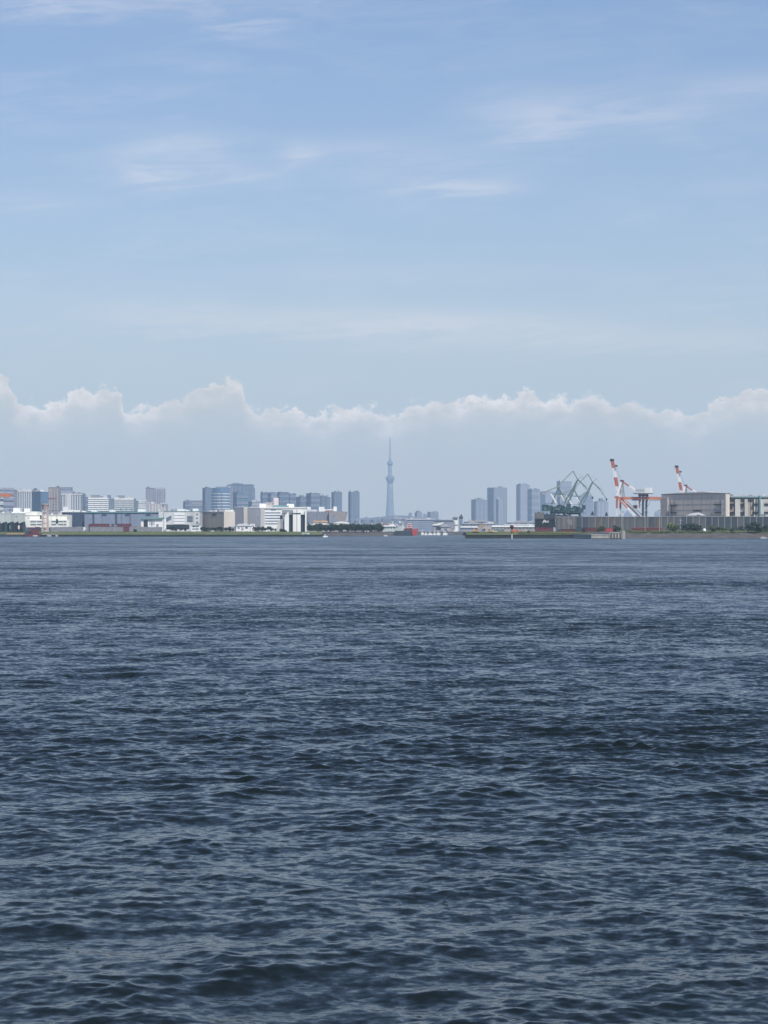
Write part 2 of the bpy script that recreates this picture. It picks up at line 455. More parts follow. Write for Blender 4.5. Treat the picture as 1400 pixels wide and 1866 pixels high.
f_grey = facade('facade_grey', (.36, .37, .40), (.11, .14, .19), 3.6, 3.6, .55, .5)
f_lilac = facade('facade_lilac_grey', (.36, .36, .42), (.14, .16, .21), 3.4, 3.4, .5, .5)
f_white = facade('facade_white', (.62, .64, .64), (.20, .25, .29), 3.2, 4.0, .8, .42)
f_blue = facade('facade_blue_glass', (.15, .21, .29), (.06, .10, .16), 4.0, 4.0, .8, .6, .4, .15)
f_slate = facade('facade_slate', (.20, .23, .29), (.08, .11, .15), 3.6, 3.8, .6, .5)
f_brown = facade('facade_brown_grid', (.33, .28, .27), (.11, .12, .15), 6.0, 5.0, .6, .55)
f_pink = facade('facade_pinkish', (.46, .40, .39), (.20, .21, .25), 4.0, 4.2, .6, .45)
f_navy = facade('facade_navy', (.12, .15, .21), (.05, .07, .11), 3.6, 3.8, .65, .55)
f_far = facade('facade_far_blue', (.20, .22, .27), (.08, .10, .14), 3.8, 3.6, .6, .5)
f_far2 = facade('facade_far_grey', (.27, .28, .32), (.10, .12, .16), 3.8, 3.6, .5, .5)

def leaf_mat(key, c1, c2):
    m = bpy.data.materials.new(key); m.use_nodes = True; t = N(m.node_tree); b = t.n['Principled BSDF']
    tc = t.new('ShaderNodeTexCoord'); n = t.noise(tc.outputs['Object'], .9, 4, .65)
    oi = t.new('ShaderNodeObjectInfo')
    f = t.m('ADD', t.sstep(n, .3, .7, 0, .75), t.m('MULTIPLY', oi.outputs['Random'], .3))
    t.l.new(t.mix(f, (*c1, 1), (*c2, 1)), b.inputs['Base Color']); b.inputs['Roughness'].default_value = .7
    b.inputs['Specular IOR Level'].default_value = .25
    return m
LEAF = leaf_mat('dark_pine_foliage', (.012, .028, .018), (.03, .055, .028))
LEAF2 = leaf_mat('green_foliage', (.035, .065, .02), (.075, .11, .035))
LEAF3 = leaf_mat('yellow_green_foliage', (.07, .10, .03), (.13, .16, .05))

def grass_mat(key, c1, c2, c3):
    m = bpy.data.materials.new(key); m.use_nodes = True; t = N(m.node_tree); b = t.n['Principled BSDF']
    tc = t.new('ShaderNodeTexCoord'); p = tc.outputs['Object']
    n = t.noise(p, .035, 5, .65); n2 = t.noise(p, .4, 4, .7)
    c = t.mix(t.sstep(n, .35, .65), (*c1, 1), (*c2, 1)); c = t.mix(t.sstep(n2, .5, .75), c, (*c3, 1))
    t.l.new(c, b.inputs['Base Color']); b.inputs['Roughness'].default_value = .95; b.inputs['Specular IOR Level'].default_value = .1
    return m
GRASS = grass_mat('bank_grass', (.075, .10, .04), (.11, .13, .055), (.15, .14, .07))
GRASS2 = grass_mat('spit_grass', (.07, .095, .035), (.12, .12, .06), (.19, .17, .10))

# ------------------------------------------------------------------ land
ZG = 4.4                                         # level of the made ground, just under eye height
def strip(name, x0, x1, prof, mat, nx=160, bump=.25, seed=3, seg=4):
    """bank lofted along x; prof = [(distance, height)]"""
    rng = np.random.default_rng(seed)
    pr = []
    for (a, b), (c, d) in zip(prof, prof[1:]):
        for k in range(seg): pr.append((a + (c - a) * k / seg, b + (d - b) * k / seg))
    pr.append(prof[-1])
    xs = np.linspace(x0, x1, nx)
    vs = []; n = len(pr)
    ph = rng.uniform(0, 6.28, 8); fr = rng.uniform(.02, .35, 8)
    for x in xs:
        for j, (d, z) in enumerate(pr):
            e = 0 if j in (0, n - 1) else bump * (sum(math.sin(x * f + p + d * f * 1.7) for f, p in zip(fr, ph)) / 3 + rng.normal(0, .35))
            vs.append((x, d, z + e))
    fs = [(i * n + j, (i + 1) * n + j, (i + 1) * n + j + 1, i * n + j + 1) for i in range(nx - 1) for j in range(n - 1)]
    me = bpy.data.meshes.new(name); me.from_pydata(vs, [], fs); me.update(); me.materials.append(mat)
    for p in me.polygons: p.use_smooth = True
    return link(name, me)

g = MB()
g.prism([(-17000, 2330), (PX(585, 2330), 2330), (PX(596, 2560), 2560), (PX(716, 2600), 2600), (PX(722, 3300), 3300), (PX(845, 3320), 3320),
         (PX(852, 1800), 1800), (17000, 1800), (17000, 17300), (-17000, 17300)], -1.8, ZG)
tag(g.build('ground', ASPHALT), 'flat made ground behind the shore', 'ground', kind='structure')
tag(strip('embankment', -1400, PX(586, 2247), [(2245.7, 1.45), (2256, 1.9), (2285, 4.0), (2330, 4.45), (2345, 4.3)], GRASS, 420, .22),
    'green grass bank behind the dark seawall', 'bank', kind='structure')
tag(strip('shore', PX(578, 2470), PX(716, 2490), [(2478, -.6), (2486, 1.0), (2520, 3.2), (2600, 4.45), (2640, 4.3)], ROCK, 120, .3, 5),
    'low grey stone shore below the dark trees', 'shore', kind='structure')
tag(strip('far_shore', PX(705, 3250), PX(860, 3250), [(3200, -.6), (3215, 1.2), (3300, 4.45), (3340, 4.3)], ROCK, 60, .3, 6),
    'low dark shore behind the moored boats', 'shore', kind='structure')
tag(strip('spit', PX(852, 1730), PX(1086, 1730), [(1728.7, 2.2), (1740, 2.5), (1775, 4.2), (1800, 4.45), (1830, 4.3)], GRASS2, 200, .22, 8),
    'grassy top of the spit behind its dark wall', 'ground', kind='structure')
tag(strip('revetment', PX(1082, 1700), 900, [(1716, -.7), (1730, .5), (1752, 3.4), (1790, 4.6), (1850, 4.3)], ROCK, 340, .35, 9),
    'sloping brown stone revetment on the waterside', 'revetment', kind='structure')

tag(strip('verge', PX(1138, 1760), 900, [(1762, 3.7), (1775, 4.5), (1800, 5.0), (1840, 5.2), (1852, 4.2)], GRASS2, 300, .35, 12),
    'weedy green verge along the top of the stone revetment', 'verge', kind='structure')

def wall_run(name, label, pts, z0, z1, th, mat, capm, step):
    """sea wall built in cast lengths with open joints"""
    r = empty(name, (pts[0][0], pts[0][1], 0), 0, label, 'seawall')
    for (ax, ay), (bx, by) in zip(pts, pts[1:]):
        L = math.hypot(bx - ax, by - ay); ang = math.atan2(by - ay, bx - ax); n = max(1, round(L / step)); s = L / n
        m1 = MB().box(.12, s - .12, 0, th, z0, z1 - .3).mesh('wall_length', mat); m2 = MB().box(.05, s - .05, -.25, th + .2, z1 - .3, z1).mesh('cap', capm)
        for i in range(n):
            for nm, me in (('wall_length', m1), ('cap', m2)):
                o = link(nm, me, r); o.location = (ax + math.cos(ang) * s * i - pts[0][0], ay + math.sin(ang) * s * i - pts[0][1], 0); o.rotation_euler = (0, 0, ang)
    return r
wall_run('seawall', 'long dark seawall below the green grass bank', [(-700, 2245), (PX(590, 2245), 2245), (PX(597, 2480), 2480)], -1.8, 1.75, 1.2, SEAWALL, SEAWALL, 30)
wall_run('seawall', 'dark blue-green wall edging the spit, with a square end', [(PX(850.5, 1800), 1800), (PX(848, 1727), 1727), (PX(1082, 1727), 1727)], -1.8, 2.45, 1.5, SEAWALL, SEAWALL, 15)

# ------------------------------------------------------------------ building kit
class B:
    ALL = []
    def __init__(s, name, label, x0, x1, yt, D, mat, xc=None, yaw=0.0, dep=30.0, zb=None, cat='building', group=None, body='wall'):
        s.D = D; s.x0, s.x1, s.yt = x0, x1, yt; s.zb = ZG - .05 if zb is None else zb
        s.xa = x0 if xc is None else xc
        a, b = (x0 - CX) / F, (x1 - CX) / F; X = PX(s.xa, D)
        if xc is None:
            s.yaw = 0.0; s.w = PX(x1, D) - X; s.d = dep
        else:
            y = math.radians(yaw); s.yaw = y
            s.w = (b * D - X) / (math.cos(y) - b * math.sin(y)); s.d = (X - a * D) / (math.sin(y) + a * math.cos(y))
        s.h = PZ(yt, D) - s.zb; s.mat = mat; B.ALL.append(s)
        s.root = empty(name, (X, D, s.zb), s.yaw, label, cat, group)
        if body: s.wall = MB().box(0, s.w, 0, s.d, 0, s.h).build(body, mat, s.root)
    def z(s, py): return PZ(py, s.D) - s.zb
    def fu(s, px): return (px - s.xa) / (s.x1 - s.xa) * s.w
    def lu(s, px): return (s.xa - px) / (s.xa - s.x0) * s.d
    def rect(s, face, name, px0, px1, py0, py1, mat, out=.35, ins=.3, parent=None):
        z1, z0 = s.z(py0), s.z(py1)
        if face == 'F': m = MB().box(s.fu(px0), s.fu(px1), -out, ins, z0, z1)
        else: m = MB().box(-out, ins, min(s.lu(px0), s.lu(px1)), max(s.lu(px0), s.lu(px1)), z0, z1)
        return m.build(name, mat, parent or s.root)
    def bands(s, face, name, n, py0, py1, fill, mat, px0=None, px1=None, out=.35):
        px0 = (s.xa if face == 'F' else s.x0) if px0 is None else px0; px1 = (s.x1 if face == 'F' else s.xa) if px1 is None else px1
        zt, zb = s.z(py0), s.z(py1); st = (zt - zb) / n; hh = st * fill
        if face == 'F': me = MB().box(s.fu(px0), s.fu(px1), -out, .25, 0, hh).mesh(name, mat)
        else: me = MB().box(-out, .25, s.lu(px1), s.lu(px0), 0, hh).mesh(name, mat)
        for i in range(n): link(name, me, s.root, (0, 0, zb + st * i + (st - hh) / 2))
    def fins(s, face, name, n, py0, py1, fill, mat, px0=None, px1=None, out=.4):
        px0 = (s.xa if face == 'F' else s.x0) if px0 is None else px0; px1 = (s.x1 if face == 'F' else s.xa) if px1 is None else px1
        zt, zb = s.z(py0), s.z(py1)
        if face == 'F':
            a, b = s.fu(px0), s.fu(px1); st = (b - a) / n; me = MB().box(0, st * fill, -out, .25, zb, zt).mesh(name, mat)
            for i in range(n): link(name, me, s.root, (a + st * (i + .5 - fill / 2), 0, 0))
        else:
            a, b = s.lu(px1), s.lu(px0); st = (b - a) / n; me = MB().box(-out, .25, 0, st * fill, zb, zt).mesh(name, mat)
            for i in range(n): link(name, me, s.root, (0, a + st * (i + .5 - fill / 2), 0))
    def roof(s, name, u0, u1, v0, v1, py, mat, zfrom=None):
        z0 = s.h if zfrom is None else s.z(zfrom)
        return MB().box(u0 * s.w, u1 * s.w, v0 * s.d, v1 * s.d, z0, s.z(py)).build(name, mat, s.root)
    def roofpx(s, name, px0, px1, py, mat, v0=.2, v1=.75):
        return s.roof(name, s.fu(px0) / s.w, s.fu(px1) / s.w, v0, v1, py, mat)
    def parapet(s, mat, hh=1.0, out=.3):
        return MB().box(-out, s.w + out, -out, s.d + out, s.h, s.h + hh).build('parapet', mat, s.root)
    def mast(s, px, py, r=.35, mat=None):
        return MB().bar((s.fu(px), s.d * .4, s.h), (s.fu(px), s.d * .4, s.z(py)), r * 2, w2=r).build('antenna', mat or STEEL, s.root)

# ------------------------------------------------------------------ broadcasting tower
D = 16500.0
r = empty('broadcast_tower', (PX(711, D), D, ZG), 0, 'slender pale lattice broadcasting tower with two observation decks and needle mast', 'tower')
TW = plain('tower_white_steel', (.2, .21, .23), .5, .06, .02)
TWD = plain('tower_deck_glass', (.10, .12, .15), .3, .1, .02)
b = MB(); b.smooth = True; b.lathe([(33, 0), (28.5, 60), (24, 130), (20, 210), (18, 280), (17, 318)], 24); b.build('shaft', TW, r)
b = MB().lathe([(17, 316), (19.5, 326), (27, 345), (29.5, 352), (29.5, 362), (24, 366), (17, 374)], 24)
dk = b.build('lower_deck', TWD, r)
for z in (340, 349, 358): MB().lathe([(27.5 if z < 345 else 30.2, z), (27.5 if z < 345 else 30.2, z + 2.5)], 24).build('deck_ring', TW, dk)
MB().lathe([(14.5, 372), (13.5, 400), (13, 440)], 20).build('upper_shaft', TW, r)
b = MB().lathe([(13, 438), (19, 449), (21, 454), (17.5, 463), (11, 470)], 20); dk = b.build('upper_deck', TWD, r)
MB().lathe([(21.6, 452), (21.6, 455.5)], 20).build('deck_ring', TW, dk)
MB().lathe([(10, 468), (8, 485), (6.5, 497)], 14).build('gain_tower', TW, r)
MB().lathe([(5, 496), (4.2, 540), (3.2, 590), (1.6, 634)], 10).build('needle_mast', TW, r)
for k in range(12):          # outer lattice tubes of the shaft
    a = 2 * math.pi * k / 12
    MB().bar((34 * math.cos(a), 34 * math.sin(a), 0), (18 * math.cos(a + .5), 18 * math.sin(a + .5), 318), 2.2).build('lattice_tube', TW, r)

# ------------------------------------------------------------------ far towers
def tower(label, x0, x1, yt, D, mat, kind='fins', n=5, caps=(), dep=None, name='tower_block', xc=None, yaw=0, base=958, ant=(), trim=None, cat='tower', group=None, flat=False):
    if xc is None and not flat and x1 - x0 > 8:
        yaw = 24 + (x0 * 7) % 13; xc = x0 + (x1 - x0) * (.22 + (x0 * 3 % 5) * .03); dep = None
    b = B(name, label, x0, x1, yt, D, mat, dep=dep or PX(x1, D) - PX(x0, D), xc=xc, yaw=yaw, cat=cat, group=group)
    trim = trim or f_far2
    for f in (('F', 'L') if xc else ('F',)):
        if kind == 'fins': b.fins(f, 'pilaster', n, yt + 1.5, base, .35, trim, out=1.0)
        elif kind == 'bands': b.bands(f, 'floor_band', n, yt + 1.5, base, .4, trim, out=.8)
    for c in caps:
        b.roof('roof_block', *c[:4], c[4], c[5] if len(c) > 5 else mat)
    for px, py in ant: b.mast(px, py, .9)
    b.parapet(trim, 1.5, .5)
    return b

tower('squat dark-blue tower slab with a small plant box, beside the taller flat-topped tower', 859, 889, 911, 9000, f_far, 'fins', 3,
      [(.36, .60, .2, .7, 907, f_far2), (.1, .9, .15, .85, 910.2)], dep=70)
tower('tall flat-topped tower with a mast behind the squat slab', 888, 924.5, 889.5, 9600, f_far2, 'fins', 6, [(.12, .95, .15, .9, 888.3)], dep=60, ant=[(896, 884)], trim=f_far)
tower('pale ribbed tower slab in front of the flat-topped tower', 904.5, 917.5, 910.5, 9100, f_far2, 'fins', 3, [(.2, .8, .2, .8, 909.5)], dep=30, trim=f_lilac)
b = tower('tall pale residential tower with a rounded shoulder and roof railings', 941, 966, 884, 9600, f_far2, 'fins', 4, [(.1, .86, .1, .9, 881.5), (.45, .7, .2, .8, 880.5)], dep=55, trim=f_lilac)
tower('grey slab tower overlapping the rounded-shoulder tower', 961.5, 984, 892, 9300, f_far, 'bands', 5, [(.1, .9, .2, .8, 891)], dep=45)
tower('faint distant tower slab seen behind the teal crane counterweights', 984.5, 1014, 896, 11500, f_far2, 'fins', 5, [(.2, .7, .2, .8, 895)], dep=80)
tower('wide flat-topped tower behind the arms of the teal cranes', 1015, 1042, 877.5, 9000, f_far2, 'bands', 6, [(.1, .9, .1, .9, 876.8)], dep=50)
b = B('tower_block', 'round-shouldered tower with a domed crown behind the right teal crane', 1056, 1081, 914, 10000, f_far, dep=55, cat='tower')
w, h = b.w, b.h
MB().slab([(0, 0), (w, 0), (w, b.z(912)-h), (w * .85, b.z(905)-h), (w * .62, b.z(898)-h), (w * .45, b.z(896.5)-h), (w * .2, b.z(901)-h), (0, b.z(906)-h)], 2, 50).build('crown', f_far, b.root).location = (0, 0, h)
b.fins('F', 'pilaster', 4, 914, 958, .3, f_far2, out=1)
b = tower('pale tower with round corners and a little plant box, right of the domed tower', 1082, 1109, 915, 8600, f_far2, 'fins', 3, [(.12, .9, .1, .9, 913.3, f_far2), (.35, .62, .3, .7, 908, DKROOF)], dep=45, trim=f_lilac)
b = B('tower_block', 'faint far tower with a pointed top seen between the container crane legs', 1139, 1152.5, 936, 11000, f_far2, dep=35, cat='tower')
MB().slab([(0, 0), (b.w, 0), (b.w * .55, b.z(929.5) - b.h), (b.w * .45, b.z(929.5) - b.h)], 3, 30).build('crown', f_far2, b.root).location = (0, 0, b.h)
b.fins('F', 'pilaster', 3, 937, 958, .3, f_far, out=1)
b = B('tower_block', 'faint far tower with a rounded top just left of the taupe warehouse', 1194, 1204.5, 934.5, 11500, f_far2, dep=30, cat='tower')
MB().slab([(0, 0), (b.w, 0), (b.w * .9, 5), (b.w * .6, b.z(930.5) - b.h), (b.w * .4, b.z(930.5) - b.h), (b.w * .1, 5)], 3, 26).build('crown', f_far2, b.root).location = (0, 0, b.h)
b.fins('F', 'pilaster', 2, 936, 958, .3, f_far, out=1)

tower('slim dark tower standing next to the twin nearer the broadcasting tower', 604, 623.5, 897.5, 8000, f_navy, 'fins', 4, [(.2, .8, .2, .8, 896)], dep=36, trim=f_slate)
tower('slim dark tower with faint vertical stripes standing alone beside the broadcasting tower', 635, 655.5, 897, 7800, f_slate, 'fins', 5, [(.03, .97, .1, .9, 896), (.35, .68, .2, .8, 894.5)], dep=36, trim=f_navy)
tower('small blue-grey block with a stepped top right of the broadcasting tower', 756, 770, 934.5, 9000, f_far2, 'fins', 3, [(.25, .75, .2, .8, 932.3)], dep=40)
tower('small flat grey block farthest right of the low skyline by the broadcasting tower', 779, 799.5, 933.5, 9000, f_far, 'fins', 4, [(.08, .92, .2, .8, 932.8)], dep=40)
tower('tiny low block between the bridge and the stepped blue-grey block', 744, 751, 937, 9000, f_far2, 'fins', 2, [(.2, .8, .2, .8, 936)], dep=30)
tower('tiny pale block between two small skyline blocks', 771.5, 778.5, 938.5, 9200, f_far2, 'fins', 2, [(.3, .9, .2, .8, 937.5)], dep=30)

# dark office row (behind the white tunnel building)
G2 = 'dark office blocks in a row'
tower('dark office block with a green-tinged roof at the left end of the dark row', 475, 491, 898, 7000, f_navy, 'bands', 5, [(.4, .9, .2, .8, 896.6, TEALROOF)], dep=60, trim=f_slate)
tower('dark office block second in the dark row, light lower floors', 488, 507, 899, 6900, f_slate, 'bands', 5, [(.3, .75, .2, .8, 896.5, f_navy)], dep=60, trim=f_far2)
tower('broad dark office block with shallow curved roof in the dark row', 505, 527, 897.5, 6800, f_navy, 'bands', 6, [(.1, .9, .1, .9, 896.2, DKROOF)], dep=60, trim=f_slate)
tower('dark office block with an overhanging roof slab in the dark row', 525, 540, 901, 6900, f_slate, 'bands', 5, [(-.02, 1.02, 0, 1, 899.3, f_navy)], dep=60, trim=f_navy)
tower('long low dark office block between the overhanging roof and the domed office', 538, 566, 906, 7100, f_navy, 'bands', 5, [(.1, .9, .1, .9, 905)], dep=60, trim=f_slate)
tower('dark office block with a low domed roof', 558, 584, 900, 6800, f_slate, 'bands', 6, [(.05, .95, .1, .9, 898.8), (.2, .7, .2, .8, 897.6, f_far2)], dep=60, trim=f_navy)
tower('slate block just right of the low-domed office', 583, 593, 904, 7100, f_slate, 'fins', 3, [(.1, .9, .2, .8, 903.3)], dep=40, trim=f_navy)
tower('narrow dark block right next to the slim dark tower', 592, 602.5, 906.5, 7200, f_navy, 'fins', 3, [(.1, .9, .2, .8, 905.8)], dep=40, trim=f_slate)

# glass cluster
tower('low dark block left of the round glass tower', 334, 346, 914.5, 6500, f_navy, 'bands', 4, [(.05, .95, .1, .9, 913.6)], dep=60, trim=f_slate)
b = tower('broad low office block with a pink-grey top band left of the round glass tower', 344.5, 371, 914, 6300, f_slate, 'bands', 4, flat=True, caps= [(-.01, .8, .1, .9, 912, DKROOF)], dep=60, trim=f_far2)
b.rect('F', 'top_band', 350, 371, 916, 918, f_pink, 1.2)
tower('blue slab tower on the left of the round glass tower', 369, 388.5, 890, 6000, f_blue, 'fins', 3, [(.1, .95, .1, .9, 889.3)], dep=45, trim=f_slate)
tower('pale blue slab on the right of the round glass tower', 411, 424.5, 889, 6000, f_slate, 'fins', 3, [(.1, .9, .1, .9, 888.2)], dep=45, trim=f_far2)
b = tower('tallest blue office tower with a stepped crown behind the round glass tower', 414, 461, 884, 6400, f_slate, 'fins', 6, flat=True, caps=[(.2, .42, .1, .9, 880), (.45, .58, .1, .9, 881), (.6, .94, .1, .9, 882.5)], dep=60, trim=f_blue)
b.rect('F', 'shoulder', 461, 463.5, 889, 958, f_slate, -4, 40)
tower('blue mid-rise slab with a light top edge in front of the tallest office tower', 424, 452, 898, 6100, f_blue, 'bands', 5, [(.02, .98, .1, .9, 897.4, f_far2)], dep=45, trim=f_slate)
tower('grey low block with white rooftop boxes between the glass towers and the dark row', 452.5, 475.5, 915, 5200, f_grey, 'bands', 3, [(0, .55, .2, .8, 913, WHITE), (.65, .9, .2, .8, 914, PALE)], dep=50, trim=f_slate)
# the round glass tower
D = 5700.0; xc_ = 401.0; rr = (PX(418, D) - PX(384, D)) / 2
r = empty('round_tower', (PX(xc_, D), D + rr, ZG), 0, 'round glass office tower ringed by pale floor bands', 'tower')
ht = PZ(889, D) - ZG
b = MB(); b.smooth = False; b.lathe([(rr - .6, 0), (rr - .6, ht - 8), (rr - 2.5, ht - 7.8), (rr - 2.5, ht)], 40); b.build('wall', BLUEGL, r)
nb = 13
ring = MB().lathe([(rr, 0), (rr, 2.2)], 40).mesh('floor_band', f_white if False else PALE)
for i in range(nb): link('floor_band', ring, r, (0, 0, (i + .6) * (ht - 12) / nb))
MB().box(-rr * .5, rr * .7, -rr * .5, rr * .5, ht, ht + 2.8).build('roof_block', f_slate, r)
for a in (-.9, -.35, .2): MB().box(-.6, .6, -1.0, 0, 0, ht - 9).build('mullion', MIDGL, r, (rr * math.sin(a), -rr * math.cos(a) + .3, 0))

# ------------------------------------------------------------------ business district on the left
b = tower('twin-lobed lilac residential tower above a pinkish podium', 265.5, 281.5, 890.5, 5200, f_lilac, 'fins', 4, flat=True, caps=[(.1, .9, .1, .9, 889)], dep=28, trim=f_far2)
o = MB().box(b.w * 1.0, b.w * 2.12, 0, 28, 0, b.h).build('wing', f_lilac, b.root)
MB().box(b.w * 1.15, b.w * 2.0, 3, 25, b.h, b.h + 2.0).build('roof_block', f_lilac, b.root)
for k in range(4): MB().box(b.w * (1.06 + .26 * k), b.w * (1.06 + .26 * k) + b.w * .1, -1, .2, 0, b.h - 2).build('pilaster', f_far2, b.root)
b = B('podium_block', 'long pinkish podium block at the foot of the twin-lobed tower', 247, 303, 918, 4900, f_pink, dep=40)
b.fins('F', 'pilaster', 10, 920, 935, .25, PALE, out=.6); b.roofpx('roof_block', 250, 266, 911.5, f_grey); b.roofpx('roof_block', 291, 302, 917, PALE, .05, .9)
b.rect('F', 'louvre', 294, 302, 919, 923, DKROOF)
for (x0, x1, yt, sx, lab, sd) in ((160.5, 198, 907, (164, 180), 'white banded office block with a dark roof sign frame, dark teal side at its right', (198, 208)),
                              (208, 244, 908, (211, 225), 'white banded office block with a roof frame and curved grey end at its right', (244, 249))):
    b = B('office_block', lab, x0, x1, yt, 4500, MIDGL, dep=40)
    b.bands('F', 'spandrel', 6, yt + 3.2, 932, .62, WHITE if x0 < 200 else PALE, out=.7)
    b.rect('F', 'fascia', x0, x1, yt, yt + 2.6, WHITE, .9, 3)
    if sd[1] - sd[0] > 6: b.rect('F', 'side_wing', sd[0], sd[1], yt + 1, 935, f_slate, -1, 38)
    else: b.rect('F', 'end_bay', sd[0], sd[1], yt + 4, 935, plain('grey_green_glass', (.14, .2, .22), .3), -1.5, 30)
    q = b.roofpx('roof_sign_frame', sx[0], sx[1], yt - 5.5, STEEL, .3, .5)
    b.roofpx('roof_block', (x0 + x1) / 2 + 2, x1 - 2, yt - 1, PALE)
    if x0 < 200: b.roofpx('roof_block', 194.5, 199, yt - 5, f_slate)
b = B('office_block', 'low pale block between the banded office and the twin-lobed tower', 249, 266, 911.5, 4700, f_white, dep=40)
b.bands('F', 'spandrel', 4, 914, 932, .5, PALE, out=.6); b.roofpx('roof_block', 252, 262, 910, f_grey)
b = tower('lilac-grey block with a stepped top cut by the orange crane jib', 0, 25.5, 894.5, 4600, f_lilac, 'bands', 6, flat=True, caps=[(.0, .74, .1, .9, 888.5)], dep=45, trim=f_slate, name='office_block', cat='building')
b.rect('F', 'pale_bay', 0, 6, 899, 935, f_white, .8)
b = B('office_block', 'pale block striped by tall white pilasters left of the dark blue glass block', 26, 58.5, 893, 4700, f_slate, dep=45)
b.fins('F', 'pilaster', 8, 896.5, 932, .5, PALE, out=1.0); b.rect('F', 'fascia', 26, 58.5, 893, 896.5, PALE, 1.2, 3); b.roofpx('roof_block', 36, 56, 891.5, PALE)
b.roofpx('roof_block', 60, 63, 889.5, DKROOF)
b = B('office_block', 'dark blue glass block with a pale roof edge', 58.5, 92, 896, 4400, BLUEGL, xc=74, yaw=40)
b.bands('F', 'floor_band', 5, 898, 932, .18, MIDGL, out=.3); b.bands('L', 'floor_band', 5, 898, 932, .18, MIDGL, out=.3); b.parapet(PALE, 1.6, .6)
b.roof('roof_block', .1, .5, .2, .8, 892.5, PALE)
b = B('office_block', 'brown gridded tower with a dark roof and a red strip part way down', 88, 106.5, 888.5, 4300, f_brown, dep=35)
b.fins('F', 'pilaster', 4, 892, 930, .28, f_pink, out=.9); b.bands('F', 'floor_band', 7, 892, 930, .22, f_pink, out=.6)
b.rect('F', 'red_strip', 88, 103, 907.3, 909.3, REDROOF, 1.2); b.roofpx('roof_block', 89, 105, 887.6, DKROOF, .05, .9); b.mast(103, 885, .5)
b = B('office_block', 'long pale block striped by grey pilasters under a blue-grey roof slab', 106.8, 150.5, 899.5, 4500, f_slate, dep=45)
b.fins('F', 'pilaster', 9, 902.5, 932, .45, PALE, px0=108, px1=148, out=1.0); b.rect('F', 'fascia', 106.8, 150.5, 899.5, 902, PALE, 1.2, 3)
b.rect('F', 'centre_bay', 121, 130, 902, 934, PALE, 2.0); b.roofpx('roof_block', 108, 128, 887.5, f_slate, .3, .8); b.roofpx('roof_block', 104.5, 132, 895, f_lilac, .1, .9)
b.roofpx('roof_block', 131, 149, 898.2, DKROOF, .1, .9)
b = tower('narrow teal-grey block with a pink rooftop box left of the white banded office', 150.5, 160.5, 907, 4700, f_slate, 'bands', 5, [(.5, 1.0, .2, .8, 901.5, f_pink)], dep=40, trim=f_blue, name='office_block', cat='building')
# ------------------------------------------------------------------ waterfront sheds and works, left shore
b = B('warehouse', 'pale green-grey warehouse with white rooftop boxes behind the dark lattice fence', -40, 48, 936, 2650, PALEGREEN, dep=60)
b.fins('F', 'panel_joint', 8, 937, 962, .04, STEEL, out=.15); b.parapet(PALE, .7, .3)
for (a, c, y) in ((15.5, 28.5, 925), (36, 47, 926), (6, 14, 927)): b.roofpx('roof_unit', a, c, y, WHITE if a != 6 else f_slate, .55, .75)
for (a, c, y) in ((20, 32, 932.5), (33, 45, 932.5)): b.roofpx('roof_unit', a, c, y, WHITE, .1, .3)
b = B('works_building', 'cream works block in three steps with dark window strips', 46, 122, 938, 2420, CREAM, dep=40)
b.roofpx('upper_block', 46, 68, 933.2, CREAM, .05, .9); b.roofpx('upper_block', 54, 66, 932, CREAM, .3, .8)
b.rect('F', 'door_recess', 73, 76, 939, 946, DARK, .15)
b.rect('F', 'lower_block', 50, 128.5, 947.2, 961, CREAM, 9, .2)
for y in (949.5, 954.8):
    for (x0, x1) in ((58, 68), (69.5, 80), (96, 105), (108, 117), (118, 123)):
        MB().box(b.fu(x0), b.fu(x1), -9.2, -8.8, b.z(y + 2.1), b.z(y)).build('window', MIDGL, b.root)
b.rect('F', 'stair_recess', 104.5, 108, 946, 954, DARK, 9.3, -8.9)
b.rect('F', 'cornice', 46, 122, 938, 938.9, WHITE, .6)
# dark lattice fence / piled timber stand on the far left
r = empty('slatted_rack', (PX(-2, 2300), 2300, ZG - 2), 0, 'dark rack of upright slats at the water edge beside the maroon barge', 'rack')
for i in range(17):
    w_ = PX(3.2 * (i % 3 + 1) * .35 + 1.0, 2300) - PX(0, 2300)
    MB().box(0, w_, 0, 2.0, 0, PZ(950.5 + (i * 7 % 4), 2300) - ZG + 2).build('slat', DKSTEEL if i % 4 else TEAL, r, (i * 1.42, 0, 0))
MB().box(0, 24.5, 1.2, 1.6, 2.0, 2.8).build('rail', DKSTEEL, r); MB().box(0, 24.5, 1.2, 1.6, 8.2, 8.8).build('rail', DKSTEEL, r)
for i, (px, m) in enumerate(((17, 'g'), (33, 'c'), (40, 'r'))):
    MB().box(0, 1.4, -.4, -.05, 4.5, 8.0).build('panel', {'g': PALETEAL, 'c': CREAM, 'r': MAROON}[m], r, (PX(px, 2300) - PX(-2, 2300), 0, 0))

